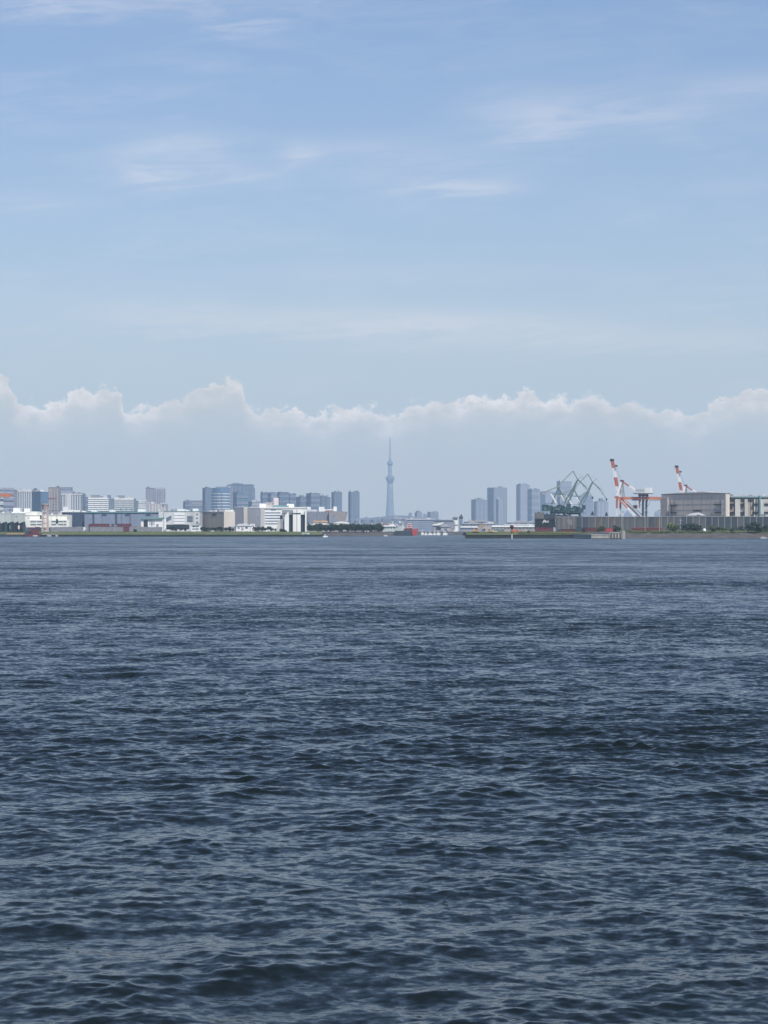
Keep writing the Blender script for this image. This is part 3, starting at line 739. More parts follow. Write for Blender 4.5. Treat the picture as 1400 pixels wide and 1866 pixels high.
def barge(name, label, px0, px1, D, zdeck, mat, cat='barge', bow=.12):
    w_ = PX(px1, D) - PX(px0, D); r = empty(name, (PX(px0, D), D, 0), 0, label, cat)
    MB().slab([(w_ * bow * .6, -.9), (w_ * (1 - bow * .6), -.9), (w_, zdeck), (0, zdeck)], 0, 9).build('hull', mat, r)
    MB().box(.3, w_ - .3, .1, 8.9, zdeck, zdeck + .35).build('deck_edge', DKSTEEL, r)
    return r, w_
r, w_ = barge('barge', 'low dark barge carrying tan timber below the slatted rack', -6, 47, 2235, 1.7, HULL)
for i in range(4): MB().box(0, 4.2, 1, 7, 0, 1.1).build('timber_stack', WOOD, r, (9 + i * 4.5, 0, 2.05))
r, w_ = barge('work_boat', 'maroon work boat with a bulky wheelhouse moored by the seawall', 44, 75, 2230, 2.6, MAROON, 'boat')
MB().box(5.5, 12.5, 2, 7, 2.9, 8.2).build('wheelhouse', C_DKRED, r); MB().box(6.2, 11.8, 1.9, 2.0, 6.4, 7.6).build('window', DARKGL, r)
MB().box(9.5, 13.2, 2.5, 6.5, 8.2, 8.9).build('roof', MAROON, r); MB().bar((9, 4.5, 8.2), (9, 4.5, 11), .3).build('mast', STEEL, r); MB().box(0.8, 5, 2.5, 6.5, 2.95, 4.9).build('hatch', HULL, r)
for i, (a, c) in enumerate(((60, 68), (86, 93), (101, 105))):
    D = 2215 - i * 3; r = empty('mooring_dolphin', (PX(a, D), D, 0), 0, ['wide pale mooring block in front of the maroon work boat', 'pale mooring block below the tall mast', 'small white mooring block at the end of the jetty'][i], 'mooring')
    ww = PX(c, D) - PX(a, D); MB().box(0, ww, 0, 3, .3, 1.5).build('cap', CONC_LT, r); MB().tube([(ww * .25, 1.5, -1.5), (ww * .25, 1.5, .3)], .35).build('pile', CONCRETE, r); MB().tube([(ww * .75, 1.5, -1.5), (ww * .75, 1.5, .3)], .35).build('pile', CONCRETE, r)
D = 2232; r = empty('jetty', (PX(58, D), D, 0), 0, 'thin concrete jetty deck running along the water under the cream works', 'jetty')
ww = PX(105, D) - PX(58, D); MB().box(0, ww, 0, 5, 1.9, 2.5).build('deck', CONCRETE, r)
for i in range(7): MB().tube([(1 + i * (ww - 2) / 6, 1, -1.6), (1 + i * (ww - 2) / 6, 1, 1.9)], .4).build('pile', SEAWALL, r)
# lattice pylon with a flared head, and the thin pole
D = 2380; s_ = D / F
r = empty('lattice_pylon', (PX(82, D), D, ZG), 0, 'faded red and white lattice pylon with a flared head above the cream works', 'pylon')
hz = PZ(918, D) - ZG
for i, (sx, sy) in enumerate(((-1, -1), (1, -1), (1, 1), (-1, 1))):
    MB().bar((sx * 2.6, sy * 2.6, 0), (sx * 2.0, sy * 2.0, hz - 6), .75).build('leg', PINK, r)
for k in range(9):
    z0, z1 = k * (hz - 6) / 9, (k + 1) * (hz - 6) / 9; m = PINK if k % 2 else C_WHITE
    q = MB()
    for sx in (-1, 1):
        q.bar((-2.4, sx * 2.4, z0), (2.4, sx * 2.4, z1), .4); q.bar((2.4, sx * 2.4, z0), (-2.4, sx * 2.4, z1), .4)
    q.build('brace', m, r)
MB().lathe([(2.6, hz - 6), (3.3, hz - 3), (3.9, hz - 1.2), (3.9, hz)], 10).build('head', PINK, r); MB().lathe([(4.2, hz - 1), (4.2, hz - .2)], 10).build('gallery', CONCRETE, r)
def pole(label, px, py, D, pz=ZG, r_=.22, lamp=True, mat=None):
    o = empty('light_pole', (PX(px, D), D, pz - .3), 0, label, 'pole'); h_ = PZ(py, D) - pz
    MB().bar((0, 0, 0), (0, 0, h_), r_ * 2, w2=r_ * 1.3).build('post', mat or CONC_LT, o)
    if lamp: MB().box(-1.0, 1.0, -.4, .4, h_, h_ + .7).build('lamp_head', STEEL, o)
    return o
pole('tall thin mast in front of the cream works, next to the lattice pylon', 88.5, 925, 2340, r_=.35)
# navy shed with curved white roof behind
b = B('shed', 'navy blue shed with a doorway facing the bank', 121.5, 154, 934.5, 2620, NAVY, dep=40); b.parapet(DKSTEEL, .5, .2); b.rect('F', 'door', 126, 133, 949, 961, DARK, .25); b.fins('F', 'panel_joint', 6, 936, 960, .05, DKSTEEL, out=.15)
D = 3000; r = empty('hall', (PX(110, D), D, ZG), 0, 'long hall with a thin curved white roof over dark walls', 'building')
w_ = PX(151, D) - PX(110, D); hh = PZ(932, D) - ZG
MB().box(1, w_ - 1, 0, 40, 0, hh - 1).build('wall', NAVY, r)
MB().slab([(0, hh - .9), (w_, hh - .9), (w_ * .97, hh + .5), (w_ * .75, hh + 1.6), (w_ * .5, hh + 2.0), (w_ * .25, hh + 1.5), (w_ * .03, hh + .3)], -2, 42).build('roof', WHITE, r)
MB().box(w_ * .1, w_ * .3, 6, 18, hh + 1.2, hh + 6).build('roof_block', PALE, r)
# cream domed hut
D = 2370; r = empty('domed_hut', (PX(135, D), D, ZG), 0, 'small cream hut with a rounded roof on the grass bank', 'hut'); w_ = PX(155, D) - PX(135, D)
MB().slab([(w_ * .12, 0), (w_ * .88, 0), (w_, 2.2), (w_ * .96, 3.8), (w_ * .75, 4.8), (w_ * .25, 4.8), (0, 4.1), (0, 3.4), (w_ * .12, 3.2)], 0, 8).build('shell', CREAM, r)
MB().box(w_ * .3, w_ * .42, -.15, .2, .1, 2.4).build('door', MAROON, r); MB().box(w_ * .55, w_ * .75, -.15, .2, 1.2, 2.4).build('window', DARKGL, r)

# long blue-grey warehouse
b = B('warehouse', 'long blue-grey warehouse in four bays with a teal eaves line', 154, 290, 934, 2600, BLUEGREY, dep=60)
for (a, c) in ((168.5, 172), (209.5, 213.5)): b.rect('F', 'dark_joint', a, c, 935, 956, NAVY, .25)
b.rect('F', 'eaves', 154, 290, 932.6, 934.6, TEALROOF, .9, 60); b.fins('F', 'panel_joint', 17, 935.5, 956, .03, GREYCLAD, out=.14)
for px in (190, 232, 270): b.rect('F', 'vent_louvre', px - 4, px + 4, 937, 940, NAVY, .3)
b.bands('F', 'cladding_band', 3, 941, 956, .05, GREYCLAD, out=.12)
for (a, c, y) in ((165, 175, 929), (198, 208, 929), (250, 263, 928), (289, 290, 928)): b.roofpx('roof_unit', a, c, y, WHITE, .1, .35)
for px in (217, 227, 237): b.roofpx('vent_stack', px, px + 1.6, 926, TEALROOF, .2, .24)
# gatehouse + white plant
b = B('gatehouse', 'low white gatehouse with a teal roof and a dark gateway', 257, 297, 946, 2480, WHITE, dep=16)
b.rect('F', 'roof', 255, 297, 943, 946, TEALROOF, 1.6, 17); b.rect('F', 'gateway', 262, 269.5, 948, 963, DARK, .3)
b.rect('F', 'upper_wall', 289, 297, 932, 943, PALE, -1, 14); b.fins('F', 'window', 4, 950, 957, .4, MIDGL, px0=272, px1=282, out=.2); b.rect('F', 'door', 285, 289, 955, 963, STEEL, .2)
b = B('plant_building', 'white plant building with a slanting dark stair and louvred opening', 290, 364, 932.3, 2540, PALE, dep=40)
b.parapet(TEALROOF, .5, .3); b.rect('F', 'louvre', 341.5, 351.5, 940, 950.5, MIDGL, .3)
for k in range(4): b.rect('F', 'louvre_slat', 341.5, 351.5, 941 + k * 2.6, 942 + k * 2.6, STEEL, .6)
for (a, c) in ((317, 336.5),): b.bands('F', 'cladding_band', 4, 934, 956, .72, WHITE, px0=a, px1=c, out=.35)
MB().slab([(b.fu(302.5), b.z(944)), (b.fu(312.5), b.z(939)), (b.fu(312.5), b.z(945)), (b.fu(302.5), b.z(951))], -.6, .2).build('stair', MIDGL, b.root)
b.rect('F', 'undercroft', 303, 345, 956, 964, DARK, .3); b.rect('F', 'column', 294, 303, 946, 966, WHITE, .8)
for k in range(3): b.rect('F', 'window', 358, 360.5, 936 + 7 * k, 938.5 + 7 * k, DARKGL, .25)
for (a, c, y) in ((322, 336.5, 927.5), (338, 343, 929), (350.5, 360.5, 926.8)): b.roofpx('roof_unit', a, c, y, WHITE, .1, .4)
b.roofpx('roof_unit', 316, 320.5, 926.8, STEEL, .5, .6)
b = B('site_office', 'small two-storey white site office below the white plant building', 348.5, 365.5, 956.8, 2380, WHITE, dep=8)
for y in (958.5, 963): b.rect('F', 'window', 350.5, 363, y, y + 1.6, MIDGL, .2)
b.rect('F', 'cornice', 348, 366, 956.4, 957.2, PALE, .4)
# taupe warehouse, its sunlit end painted in paler tan
b = B('warehouse', 'taupe warehouse with one end painted sunlit tan and white rooftop units', 363.5, 428, 933, 2560, TAUPE, xc=408, yaw=40)
b.rect('F', 'sunlit_tan_cladding', 408, 428, 933, 962, SUNLIT_TAN, .35); b.parapet(CONC_LT, .6, .3); b.fins('L', 'panel_joint', 6, 934, 958, .03, GREYCLAD, out=.14)
b.roof('roof_unit', .1, .9, .0, .25, 928.8, CREAM); b.roof('roof_unit', .1, .4, .38, .55, 929.3, WHITE); b.roof('roof_unit', .1, .4, .62, .72, 930.2, PALE); b.rect('L', 'sign_board', 387, 395, 936, 939, NAVY, .3)
# grey pair, sunlight on the narrow flank painted in as tan
b = B('warehouse', 'grey windowless block with a narrow flank painted sunlit tan, left of the white banded building', 427, 450.5, 924.8, 2700, GREYCLAD, xc=444, yaw=60)
b.rect('F', 'sunlit_tan_flank', 444, 450.5, 924.8, 960, SUNLIT_TAN, .35); b.parapet(PALE, .8, .3); b.fins('L', 'panel_joint', 4, 926, 958, .04, BLUEGREY, out=.15); b.roof('roof_unit', .2, .8, .3, .6, 922, GREYCLAD)
b = B('warehouse', 'plain grey block right up against the white banded building', 450.5, 476, 925.5, 2720, GREYCLAD, dep=40)
b.parapet(PALE, .8, .3); b.fins('F', 'panel_joint', 4, 927, 958, .04, BLUEGREY, out=.15); b.roofpx('roof_unit', 455, 466, 922.5, GREYCLAD); b.rect('F', 'stain_band', 451, 475.8, 955, 956, BLUEGREY, .14)
# small white house with hip roof
b = B('house', 'small white house with a grey hipped roof among the bank trees', 430, 456, 958.5, 2390, WHITE, dep=9)
MB().add([(-.6, -.6, b.h), (b.w + .6, -.6, b.h), (b.w + .6, 9.6, b.h), (-.6, 9.6, b.h), (3, 4.5, b.h + 2.2), (b.w - 3, 4.5, b.h + 2.2)], [(0, 1, 5, 4), (1, 2, 5), (2, 3, 4, 5), (3, 0, 4), (3, 2, 1, 0)]).build('roof', GREYROOF, b.root)
b.rect('F', 'window', 433, 437, 961, 963, DARKGL, .15); b.rect('F', 'window', 447, 452, 961, 963, DARKGL, .15); b.rect('F', 'door', 441.5, 444, 961, 966, STEEL, .15); b.rect('F', 'grey_wing', 416, 430, 959.5, 966, GREYCLAD, -1, 8)
b = B('house', 'little white cube house right of the hipped-roof house', 455.5, 464.5, 954.8, 2400, WHITE, dep=9)
b.rect('F', 'window', 458, 463, 957.5, 959.3, MIDGL, .15); b.rect('F', 'doorway', 460, 462, 962.5, 966, DARK, .15); b.parapet(PALE, .3, .2)

# white banded building with rooftop plant
b = B('office_building', 'large white building with grey window bands and rooftop plant behind the tunnel vents', 474.5, 557, 925.2, 2650, WHITE, dep=50)
b.bands('F', 'window_band', 5, 932, 957, .38, MIDGL, px0=483, px1=511, out=.12)
b.rect('F', 'left_pier', 475, 482.5, 925.2, 962, CONC_LT, .7); b.rect('F', 'cornice', 474, 557.5, 924.2, 926.5, WHITE, 1.0, 50)
b.rect('F', 'sign_board', 494, 503, 928.3, 930, STEEL, .2)
b.roofpx('roof_unit', 472.5, 483.5, 917.5, WHITE, .1, .5); b.roofpx('roof_unit', 496.5, 505, 906.5, plain('pinkish_panel', (.62, .54, .52), .6), .6, .8); b.roofpx('roof_unit', 483, 497, 915, f_pink, .5, .8)
b.roofpx('roof_louvre', 498, 524, 920.5, TEALROOF, .1, .4); b.roofpx('roof_unit', 526, 535, 918.2, WHITE, .2, .4)
o = MB(); o.smooth = True; o.lathe([(2.0, 0), (2.4, 1.5), (2.1, 3), (1.1, 4.2), (.1, 4.6)], 12); o.build('roof_dome', WHITE, b.root, (b.fu(524.3), 14, b.h))
# tunnel ventilation building: white pylons with dark slots
D = 2345; b = B('ventilation_tower', 'white ventilation building of tall pillars with dark slots and a red centre line', 514, 558.5, 927.5, D, GREYCLAD, dep=18, body=None)
zz = b.z
MB().box(b.fu(527.2), b.fu(556), 3, 16, 0, zz(937)).build('slot_wall', DARK, b.root)
MB().box(b.fu(514), b.fu(558.5), 1.6, 18, zz(937.6), zz(928)).build('lintel', WHITE, b.root)
MB().box(b.fu(514), b.fu(533.3), .8, 15, zz(935), zz(929)).build('grey_head', GREYCLAD, b.root)
for (a, c) in ((534, 540.8), (541.6, 548)): MB().box(b.fu(a), b.fu(c), -.8, 16, -1.2, zz(928.4)).build('pillar', WHITE, b.root)
MB().box(b.fu(540.8), b.fu(541.6), -.4, 15, -.8, zz(928.6)).build('red_line', C_DKRED, b.root)
MB().box(b.fu(533.6), b.fu(548.4), -1.2, 1, zz(936.2), zz(934.8)).build('dark_ledge', DARK, b.root)
MB().box(b.fu(556), b.fu(558.3), 0, 16, -1, zz(929)).build('pillar', WHITE, b.root)
MB().slab([(b.fu(518.6), -1), (b.fu(526.6), -1), (b.fu(526.6), zz(934)), (b.fu(523.5), zz(934)), (b.fu(518.6), zz(943))], -.6, 14).build('pillar', WHITE, b.root)
MB().box(b.fu(510), b.fu(518.5), 2, 14, -.4, zz(938)).build('grey_wing', GREYCLAD, b.root); MB().box(b.fu(510.5), b.fu(515), 1.7, 2.2, zz(945), zz(939.5)).build('louvre', DARK, b.root)
MB().slab([(b.fu(502), -1), (b.fu(511), -1), (b.fu(511), zz(949)), (b.fu(508), zz(949))], 1, 8).build('ramp', CONC_LT, b.root)
b = B('landing_shed', 'low white landing shed right of the ventilation building', 551, 564, 971.2, 2262, WHITE, dep=6, zb=1.4); b.parapet(PALE, .25, .3); b.rect('F', 'opening', 553, 560, 972.5, 974, MIDGL, .1)
b = B('landing_shed', 'little grey shed on the shore next to the white landing shed', 565.5, 576, 968.5, 2300, TAUPE, dep=6, zb=1.5); b.parapet(CONC_LT, .4, .5); b.rect('F', 'opening', 567, 571, 971, 974, DARK, .1); b.rect('F', 'opening', 572.5, 575, 971, 974, DARK, .1)

# inverted-slope exhibition hall and neighbours
D = 3600; r = empty('exhibition_hall', (PX(560, D), D, ZG), 0, 'grey exhibition hall whose walls lean outwards like an upturned boat', 'hall')
sx_ = lambda px: PX(px, D) - PX(560, D); sz_ = lambda py: PZ(py, D) - ZG
MB().slab([(sx_(566), 0), (sx_(608), 0), (sx_(608), sz_(932)), (sx_(559), sz_(932))], 0, 40).build('wall', plain('hall_grey', (.20, .21, .25), .5), r)
MB().slab([(sx_(600), 0), (sx_(624), 0), (sx_(633), sz_(934.5)), (sx_(633), sz_(932.5)), (sx_(600), sz_(931))], -6, 34).build('wall', plain('hall_taupe', (.27, .24, .24), .5), r)
MB().slab([(sx_(600.5), sz_(953)), (sx_(608.5), sz_(953)), (sx_(608.5), sz_(936)), (sx_(606), sz_(936))], -6.6, -5.8).build('dark_panel', BLUEGREY, r)
for k in range(6): MB().slab([(sx_(570 + k * 5.5), sz_(950)), (sx_(570.6 + k * 5.5), sz_(950)), (sx_(568.6 + k * 5.6), sz_(934)), (sx_(568 + k * 5.6), sz_(934))], -.4, .2).build('rib', GREYCLAD, r)
MB().box(sx_(558), sx_(577), 2, 30, sz_(932), sz_(928.5)).build('roof_block', PALE, r); MB().box(sx_(559), sx_(566), 2, 20, sz_(928.5), sz_(923.5)).build('roof_block', WHITE, r)
for (a, c, y) in ((581, 591, 923.5), (607.5, 613.5, 923)): MB().box(sx_(a), sx_(c), 8, 22, sz_(932), sz_(y)).build('roof_tower', WHITE, r)
MB().box(sx_(591), sx_(607.5), 9, 20, sz_(931.5), sz_(928)).build('roof_link', WHITE, r); MB().box(sx_(593), sx_(607), 8.6, 9, sz_(931.8), sz_(929.8)).build('roof_band', REDROOF, r)
for k in range(4): MB().box(sx_(625), sx_(633.5 - k * .6), -2, 30, sz_(938.3 + k * 3.3), sz_(937.3 + k * 3.3)).build('terrace', PALE, r)
b = B('shed', 'low shed with a pale orange roof in front of the exhibition hall', 571, 597, 951.5, 3200, CREAM, dep=16); b.rect('F', 'roof', 570.5, 597.5, 949, 951.7, ORANGEROOF, .8, 17); b.rect('F', 'sign_board', 573, 585, 952, 953.4, PALE, .2)
b = B('shed', 'low shed with a long white curved roof right of the orange-roofed shed', 608, 637, 953.5, 3150, PALEGREEN, dep=18)
MB().slab([(-.8, b.h), (b.w + .8, b.h), (b.w * .9, b.h + 1.5), (b.w * .5, b.h + 2.2), (b.w * .1, b.h + 1.2)], -.8, 19).build('roof', WHITE, b.root); b.fins('F', 'column', 5, 954, 960, .1, STEEL, out=.2)
def longshed(label, x0, x1, yt, D, wall, roofm, roof_h=1.2, n=5):
    b = B('shed', label, x0, x1, yt, D, wall, dep=16)
    MB().slab([(-.6, b.h), (b.w + .6, b.h), (b.w * .5, b.h + roof_h)], -.7, 16.7).build('roof', roofm, b.root) if roof_h > 2 else MB().box(-.6, b.w + .6, -.9, 17, b.h, b.h + roof_h).build('roof', roofm, b.root)
    b.fins('F', 'bay_opening', n, yt + .8, yt + 4, .5, MIDGL, out=.12)
    return b
longshed('white-roofed shed behind the left end of the tree belt', 557, 588, 957.5, 2900, PALE, WHITE, 1.3)
longshed('white-roofed shed half hidden behind the middle of the tree belt', 588.5, 638, 957, 2920, PALE, WHITE, 1.5)
longshed('short pale green-roofed shed peeping over the tree belt', 641, 662, 959, 2850, PALE, PALETEAL, 1.2)
longshed('thin white-roofed shed at the thin end of the tree belt', 664, 694, 959, 2880, PALE, WHITE, 1.0)
longshed('pale landing shed with a white roof behind the moored red ship', 695, 721, 959.5, 2750, PALEGREEN, WHITE, 1.4)
longshed('long rust-brown roof shed behind the white sheds under the bridge', 655, 722, 957, 3300, GREYCLAD, REDROOF, 1.1, 8)

# elevated bridge with piers
D = 4600; r = empty('bridge', (PX(640, D), D, ZG), 0, 'long grey bridge hump carried on pale piers below the broadcasting tower', 'bridge')
sx_ = lambda px: PX(px, D) - PX(640, D); sz_ = lambda py: PZ(py, D) - ZG
crest = [(640, 945.5), (660, 944), (690, 942.6), (705, 940.5), (722, 939), (740, 939.8), (760, 941.8), (780, 944), (800, 946.5), (820, 948)]
for (a, ya), (c, yc) in zip(crest, crest[1:]):
    MB().slab([(sx_(a), sz_(ya + 4.0)), (sx_(c), sz_(yc + 4.0)), (sx_(c), sz_(yc)), (sx_(a), sz_(ya))], 0, 22).build('deck_span', BLUEGREY, r)
for px in (647, 659, 678, 697, 716, 735, 755, 775, 795): MB().box(sx_(px) - 1.3, sx_(px) + 1.3, 4, 18, 0, sz_(946)).build('pier', CONC_LT, r)
b = B('shed', 'long low grey shed standing under the left half of the bridge', 657, 742, 945.5, 4700, BLUEGREY, dep=30); b.fins('F', 'bay', 6, 948, 960, .8, f_slate, out=.4); b.parapet(GREYCLAD, .8, .3)
b = B('shed', 'wide blue-grey harbour shed with a pale roof line right of the red ship', 742, 792, 947, 4300, BLUEGREY, dep=50); b.parapet(PALE, 1.5, 1.2); b.bands('F', 'cladding_band', 4, 949, 964, .25, GREYCLAD, out=.3)
b = B('shed', 'blue-grey harbour shed continuing behind the cream sloping roof', 786, 827, 949.5, 4350, GREYCLAD, dep=50); b.parapet(DKROOF, 1.8, 1.2); b.bands('F', 'cladding_band', 3, 951, 964, .25, BLUEGREY, out=.3); b.roofpx('roof_block', 809, 825, 947, GREYROOF)

# low works on the right of the inlet
D = 3500
b = B('boathouse', 'boathouse with a cream sloping roof behind the moored white boats', 790, 808, 958, D, GREYCLAD, dep=20)
MB().slab([(-1.5, b.z(956)), (b.fu(809), b.z(951.5)), (b.fu(808), b.z(954)), (b.fu(800), b.z(957.5)), (-1, b.z(957.6))], -1.5, 20).build('roof', CREAM, b.root); b.rect('F', 'door', 795, 803, 960, 966, DARK, .2)
b = B('shed', 'grey gabled shed next to the narrow white tower', 804, 820.5, 960, 3400, f_pink, dep=20)
MB().slab([(-1, b.h), (b.w + 1, b.h), (b.w * .6, b.h + 3.6), (b.w * .35, b.h + 3.4)], -1, 21).build('roof', GREYROOF, b.root); b.rect('F', 'door', 810, 815, 963, 969, MIDGL, .2)
b = B('service_tower', 'narrow white service tower with a dark brown top', 827, 834.5, 946.5, 3350, WHITE, dep=7); b.roof('dark_top', -.25, .95, -.1, 1, 942.5, DKROOF); b.rect('F', 'recess', 827, 829.5, 950, 966, TAUPE, .2); b.rect('F', 'belt', 826, 835, 955.5, 957.5, TAUPE, .5)
b = B('service_tower', 'blue-grey pointed signal tower behind the narrow white tower', 837, 843.5, 944, 3700, BLUEGREY, dep=6)
MB().add([(-1, -1, b.h), (b.w + 1, -1, b.h), (b.w + 1, 7, b.h), (-1, 7, b.h), (b.w * .6, 3, b.z(936.5))], [(0, 1, 4), (1, 2, 4), (2, 3, 4), (3, 0, 4), (3, 2, 1, 0)]).build('roof', DKSTEEL, b.root); b.rect('F', 'louvre', 838, 843, 947, 955, f_slate, .2)
longshed('low grey-roofed shed left of the excavators', 842, 882, 955, 3300, GREYCLAD, GREYROOF, 3.2, 6)
longshed('second grey-roofed shed, set back behind the low sheds', 846, 902, 951, 3600, BLUEGREY, GREYROOF, 3.0, 6)
longshed('thin white-roofed shed behind the yellow excavator', 840, 870, 961.5, 3000, GREYCLAD, WHITE, 1.6, 5)
longshed('shed with a white peaked roof at the foot of the squat slab tower', 880, 905, 954.5, 3500, GREYROOF, PALE, 2.8, 4)
longshed('long bright white-roofed shed between the beacon and the dark work platform', 897, 978, 960.5, 2500, TAUPE, WHITE, 1.6, 12)
longshed('pale pinkish low shed behind the long white-roofed shed', 918, 976, 957, 2900, f_pink, PALE, 1.2, 8)
longshed('grey shed under the rounded-shoulder tower', 924, 978, 952.5, 3800, BLUEGREY, GREYROOF, 2.6, 7)
for i, (a, c) in enumerate(((900.5, 912.5), (914, 919))):
    D = 2100; r = empty('site_cabin', (PX(a, D), D, ZG), 0, ['long pale green site cabin behind the excavators', 'short pale green site cabin next to the long one'][i], 'cabin'); w_ = PX(c, D) - PX(a, D)
    MB().box(0, w_, 0, 3, 0, 2.4).build('wall', PALETEAL, r); MB().box(-.2, w_ + .2, -.2, 3.2, 2.4, 2.65).build('roof', WHITE, r); MB().box(w_ * .3, w_ * .5, -.08, .05, 1, 1.8).build('window', DARKGL, r)
# ------------------------------------------------------------------ big warehouse on the right
D = 2000
WTAUPE = plain('warm_taupe_cladding', (.68, .57, .48), .65, .09, .1, streak=True)
WTAUPE2 = plain('grey_taupe_cladding', (.33, .29, .26), .65, .09, .1, streak=True)
b = B('warehouse', 'big taupe warehouse with small dark balconies above the ribbed barrier', 1206, 1330, 899.5, D, WTAUPE, xc=1322, yaw=37)
b.parapet(DKROOF, .5, .35); b.fins('L', 'panel_joint', 7, 901, 945, .015, GREYCLAD, out=.15); b.bands('L', 'cladding_band', 4, 902, 944, .02, GREYCLAD, out=.12)
b.rect('L', 'end_bay', 1206, 1219, 905, 945, plain('dull_taupe_cladding', (.48, .42, .37), .65, .09), 1.2)
MB().slab([(0, 0), (b.d, 0), (b.d * .75, .8), (b.d * .35, 1.3)], -b.w, 0).build('roof_ridge', WTAUPE, b.root)
o = [c for c in b.root.children if c.name.startswith('roof_ridge')][0]; o.rotation_euler = (0, 0, math.pi / 2); o.location = (0, 0, b.h + .5)
b.rect('F', 'lit_corner', 1322, 1325.5, 900, 945, CONC_LT, .5)  # pale strip painted in for sunlight on the corner
for (x0, x1) in ((1225, 1235), (1305.5, 1316)):
    for y in (918.6, 932.6):
        p = b.rect('L', 'balcony', x0, x1, y, y + 1.6, DKSTEEL, 2.2); b.rect('L', 'railing', x0, x1, y - 3, y - 2.6, DKSTEEL, 2.2, -1.9, parent=p)
    b.rect('L', 'ladder', x0 - (.8 if x0 < 1300 else -10), x0 + (.4 if x0 < 1300 else 11.2), 909, 944, GREYCLAD, .6)
b.rect('L', 'canopy', 1266, 1279, 929, 930.6, DKSTEEL, 1.6)
b2 = B('warehouse', 'grey warehouse wing with bays painted sunlit pale and a green gutter at the frame edge', 1326, 1440, 905.5, 2010, WTAUPE2, dep=60)
b2.rect('F', 'gutter', 1331, 1440, 904.8, 906.8, TEALROOF, 2.4, 2)
for k, (a, c, m) in enumerate(((1339.5, 1349, CONC_LT), (1357, 1362.5, CONC_LT), (1374, 1376.5, CONC_LT), (1379, 1400, CONC_LT), (1400, 1438, CONC_LT))): b2.rect('F', 'pale_bay', a, c, 909, 946, m, 1.6)  # paler colour stands for sun on the stepped bay faces
for (a, c) in ((1326, 1338), (1350, 1356.5), (1372, 1381), (1393, 1401)):
    for y in (917.5, 932.5):
        p = b2.rect('F', 'balcony', a, c, y, y + 2.2, DKSTEEL, 2.6); b2.rect('F', 'railing', a, c, y - 2.6, y - 2.2, DKSTEEL, 2.6, -2.3, parent=p)
MB().tube([(b2.fu(1384), -3.2, b2.z(942)), (b2.fu(1384), -3.2, b2.z(903))], .75, 8).build('vent_pipe', TEALROOF, b2.root)
MB().box(b2.fu(1330), b2.fu(1440), 6, 50, b2.h, b2.h + 1.2).build('roof', GREYROOF, b2.root)
MB().tube([(b2.fu(1384), -3.2, b2.z(938)), (b2.fu(1392), -3.2, b2.z(938.5)), (b2.fu(1395), -3.2, b2.z(943))], .5, 8).build('bent_pipe', DKROOF, b2.root)
# gabled shed peeping over the barrier
b = B('shed', 'shed with pale gabled roof peeping over the ribbed barrier', 1255, 1286, 939.5, 1935, GREYCLAD, dep=12)
MB().slab([(-.6, b.h), (b.w + .6, b.h), (b.w * .62, b.h + 2.4), (b.w * .4, b.h + 2.2)], -.6, 12.6).build('roof', PALE, b.root); b.rect('F', 'vent', 1270, 1276, 938, 939.4, DKROOF, .8)

# ------------------------------------------------------------------ ribbed barrier along the quay
D = 1860
def barrier(label, px0, px1, py, mat, rib, posts, n):
    r = empty('barrier_wall', (PX(px0, D), D, ZG - .6), 0, label, 'wall'); w_ = PX(px1, D) - PX(px0, D); hh = PZ(py, D) - ZG + .6; st = w_ / n
    me = MB().box(.05, st - .05, 0, .3, 0, hh - .4)
    for k in range(5): me.box(st * (k + .3) / 5, st * (k + .7) / 5, -.22, 0, .1, hh - .5)
    pm = [me.mesh('panel', m) for m in mat]; rm = MB().box(-.18, .18, -.55, -.22, 0, hh + .25).mesh('post', rib)
    rnd = random.Random(int(px0))
    for i in range(n):
        link('panel', rnd.choice(pm), r, (i * st, 0, 0)); 
        if i % posts == 0: link('post', rm, r, (i * st, 0, 0))
    MB().box(-.1, w_ + .1, -.4, .6, hh - .4, hh).build('cap_rail', rib, r)
    return r
W1 = plain('ribbed_steel_grey', (.105, .11, .115), .7, .25, .2, streak=True); W2 = plain('ribbed_steel_brown', (.115, .11, .107), .7, .25, .2, streak=True)
W3 = plain('ribbed_steel_slate', (.06, .072, .092), .7, .25, .2, streak=True); W5 = plain('ribbed_steel_rusty', (.115, .10, .09), .8, .45, .35, streak=True); W4 = plain('ribbed_steel_slate_dark', (.05, .062, .08), .7, .25, .2, streak=True)
barrier('long brown-grey ribbed steel barrier between the teal cranes and the taupe warehouse', 1013, 1205, 941.3, (W1, W2, W1, W5, W3), STEEL, 2, 16)
barrier('slate ribbed barrier with pale posts below the taupe warehouse', 1205.2, 1460, 941, (W3, W4, W3, W1), STEEL, 1, 22)
for i, (px, py, t_) in enumerate(((1135.5, 933, 'thin lamp post by the concrete landing blocks'), (1176, 938, 'thin lamp post in front of the barrier by the crane with the white cabin'), (1202, 930, 'thin lamp post where the brown and slate barriers meet'), (1241, 948, 'short lamp post in front of the slate barrier by the yellow-green bush'))):
    pole(t_, px, py, 1800, r_=.12)

